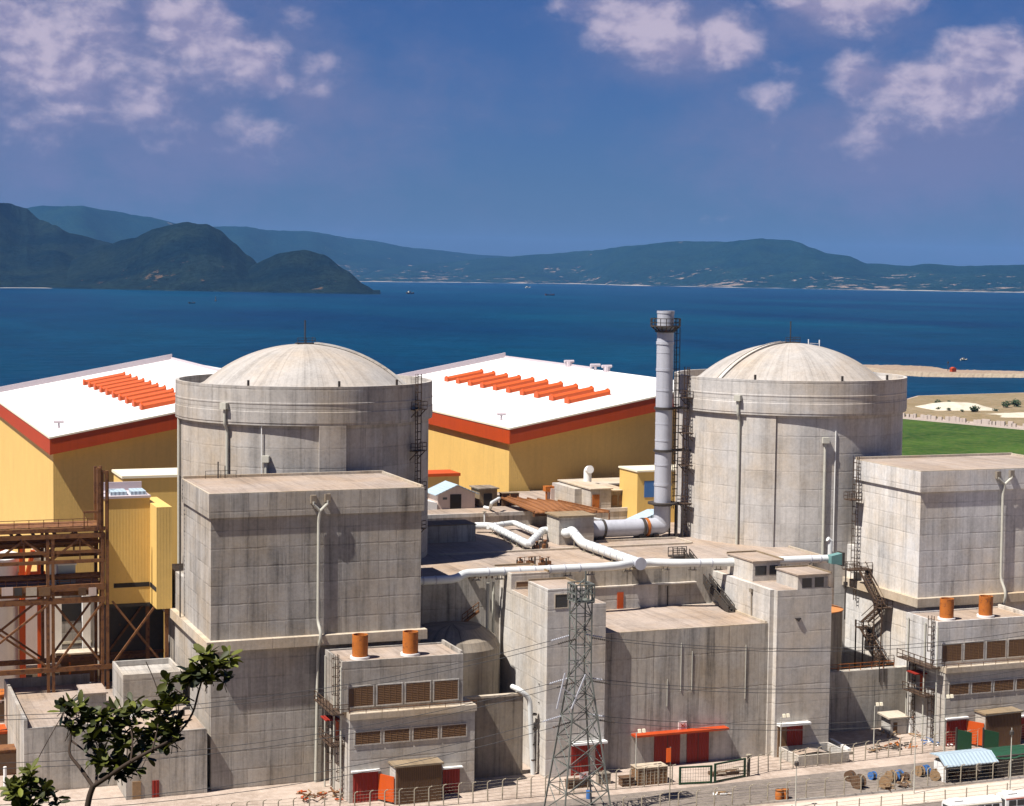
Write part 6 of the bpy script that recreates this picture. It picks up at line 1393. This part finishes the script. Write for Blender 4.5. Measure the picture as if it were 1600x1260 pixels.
sapling('sapling', 'leafy sapling on the near slope before the low building', (134,1275), 12.0,
  [([(136,1262,0),(141,1240,0),(146,1228,0)], .026, .019),
   ([(146,1230,0),(124,1198,.1),(106,1178,.15),(112,1152,.2),(109,1122,.2)], .016, .006), ([(112,1158,.2),(128,1170,.1),(140,1180,0)], .009, .004),
   ([(146,1229,0),(170,1213,-.1),(204,1190,-.2),(238,1172,-.2),(262,1160,-.1)], .020, .010), ([(150,1226,0),(152,1200,.2),(163,1170,.2),(176,1140,.2)], .012, .005),
   ([(262,1160,-.1),(288,1137,0),(303,1112,0),(309,1085,0),(316,1062,0),(322,1040,0)], .010, .006), ([(204,1190,-.2),(208,1160,-.1),(204,1130,0)], .009, .004), ([(238,1172,-.2),(244,1150,-.1),(250,1115,0)], .008, .004), ([(303,1112,0),(290,1088,.1),(266,1072,.1),(250,1062,.1)], .005, .003), ([(250,1090,0),(240,1060,.05),(228,1034,.05)], .004, .003), ([(304,1096,0),(286,1086,0),(272,1084,0)], .006,.003)],
  [(105,1110,11,9,.15),(125,1118,12,9,.22),(150,1120,14,10,.28),(112,1140,10,7,.2),(150,1150,18,14,.15),(178,1135,16,10,.2),(152,1185,16,12,.35),(180,1195,18,13,.25),(205,1195,16,9,.15),(192,1165,14,8,.4),(208,1150,11,5,.6),(212,1110,12,9,.25),(185,1112,10,6,.35),
   (252,1115,12,9,.4),(262,1098,9,5,.35),(245,1140,15,11,.35),(270,1135,14,10,.25),(268,1160,13,9,.12),(232,1175,14,8,.12),(275,1105,7,2,.9),
   (310,1050,14,13,.12),(325,1060,12,8,.15),(318,1022,9,5,.55),(345,1040,10,5,.5),(358,1030,7,3,.75),(296,1060,8,4,.2),(300,1065,7,3,.2),(264,1066,5,2,.3),(345,1062,8,3,.1)], .100)
sapling('foreground_shrub', 'small leafy shrub on the near slope beside the sapling', (30,1285), 11.0, [([(30,1270,0),(34,1245,0),(40,1225,0)], .02, .008),([(34,1250,0),(60,1240,.1),(78,1230,.1)], .010,.005),([(34,1250,0),(12,1235,0)], .01,.005),([(40,1228,0),(62,1180,.2),(96,1120,.3),(104,1104,.3)], .004,.002)],
  [(20,1240,16,11,.4),(40,1225,12,7,.5),(30,1255,18,12,.3),(70,1235,13,9,.15),(86,1250,10,5,.15),(48,1205,7,3,.5),(50,1258,12,8,.35)], .08)
# dry grass and stalks on the near slope
gr = MB()
for i in range(420):
    px = rl.choice([rl.uniform(430,600), rl.uniform(-20,260), rl.uniform(480,720), rl.uniform(160,480)]); D = rl.uniform(13,19)
    c = W(px, 1262, D=D); s = (c-CAM).dot(f2); w = (c-CAM).dot(r2); b_ = Vector((c.x, c.y, slope_z(s, w)-.05)); H = (c.z-b_.z)+abs(rl.gauss(0,.085))-.06
    if H < .2: continue
    tip = b_+Vector((rl.gauss(0,.12), rl.gauss(0,.12), H)); mid = (b_+tip)/2+Vector((rl.gauss(0,.05), rl.gauss(0,.05), 0)); wv = RGT*.0055; t_ = rl.random()
    gr.face([b_-wv, b_+wv, mid+wv*.8, mid-wv*.8], [(t_,0)]*4); gr.face([mid-wv*.8, mid+wv*.8, tip], [(t_,0)]*3)
o = gr.build('dry_grass', 'dry'); tag(o, 'tall dry grass stalks on the slope in front', 'grass', kind='stuff')

# ------------------------------------------------------------------ the air of the bay
hz = B((-26500,-3600,-9.5),(26500,26600,620)).build('haze', 'white'); tag(hz, 'thin blue haze over the bay', 'haze', kind='stuff')
hm = bpy.data.materials.new('haze_air'); hm.use_nodes = True; nt = hm.node_tree; nt.nodes.clear(); q = G(nt)
vo = q.n('ShaderNodeVolumePrincipled', Color=(0.20, 0.46, 1.0, 1), Density=0.000019, Anisotropy=0.0)
ou = nt.nodes.new('ShaderNodeOutputMaterial'); nt.links.new(vo.outputs[0], ou.inputs[1])
hz.data.materials.clear(); hz.data.materials.append(hm)
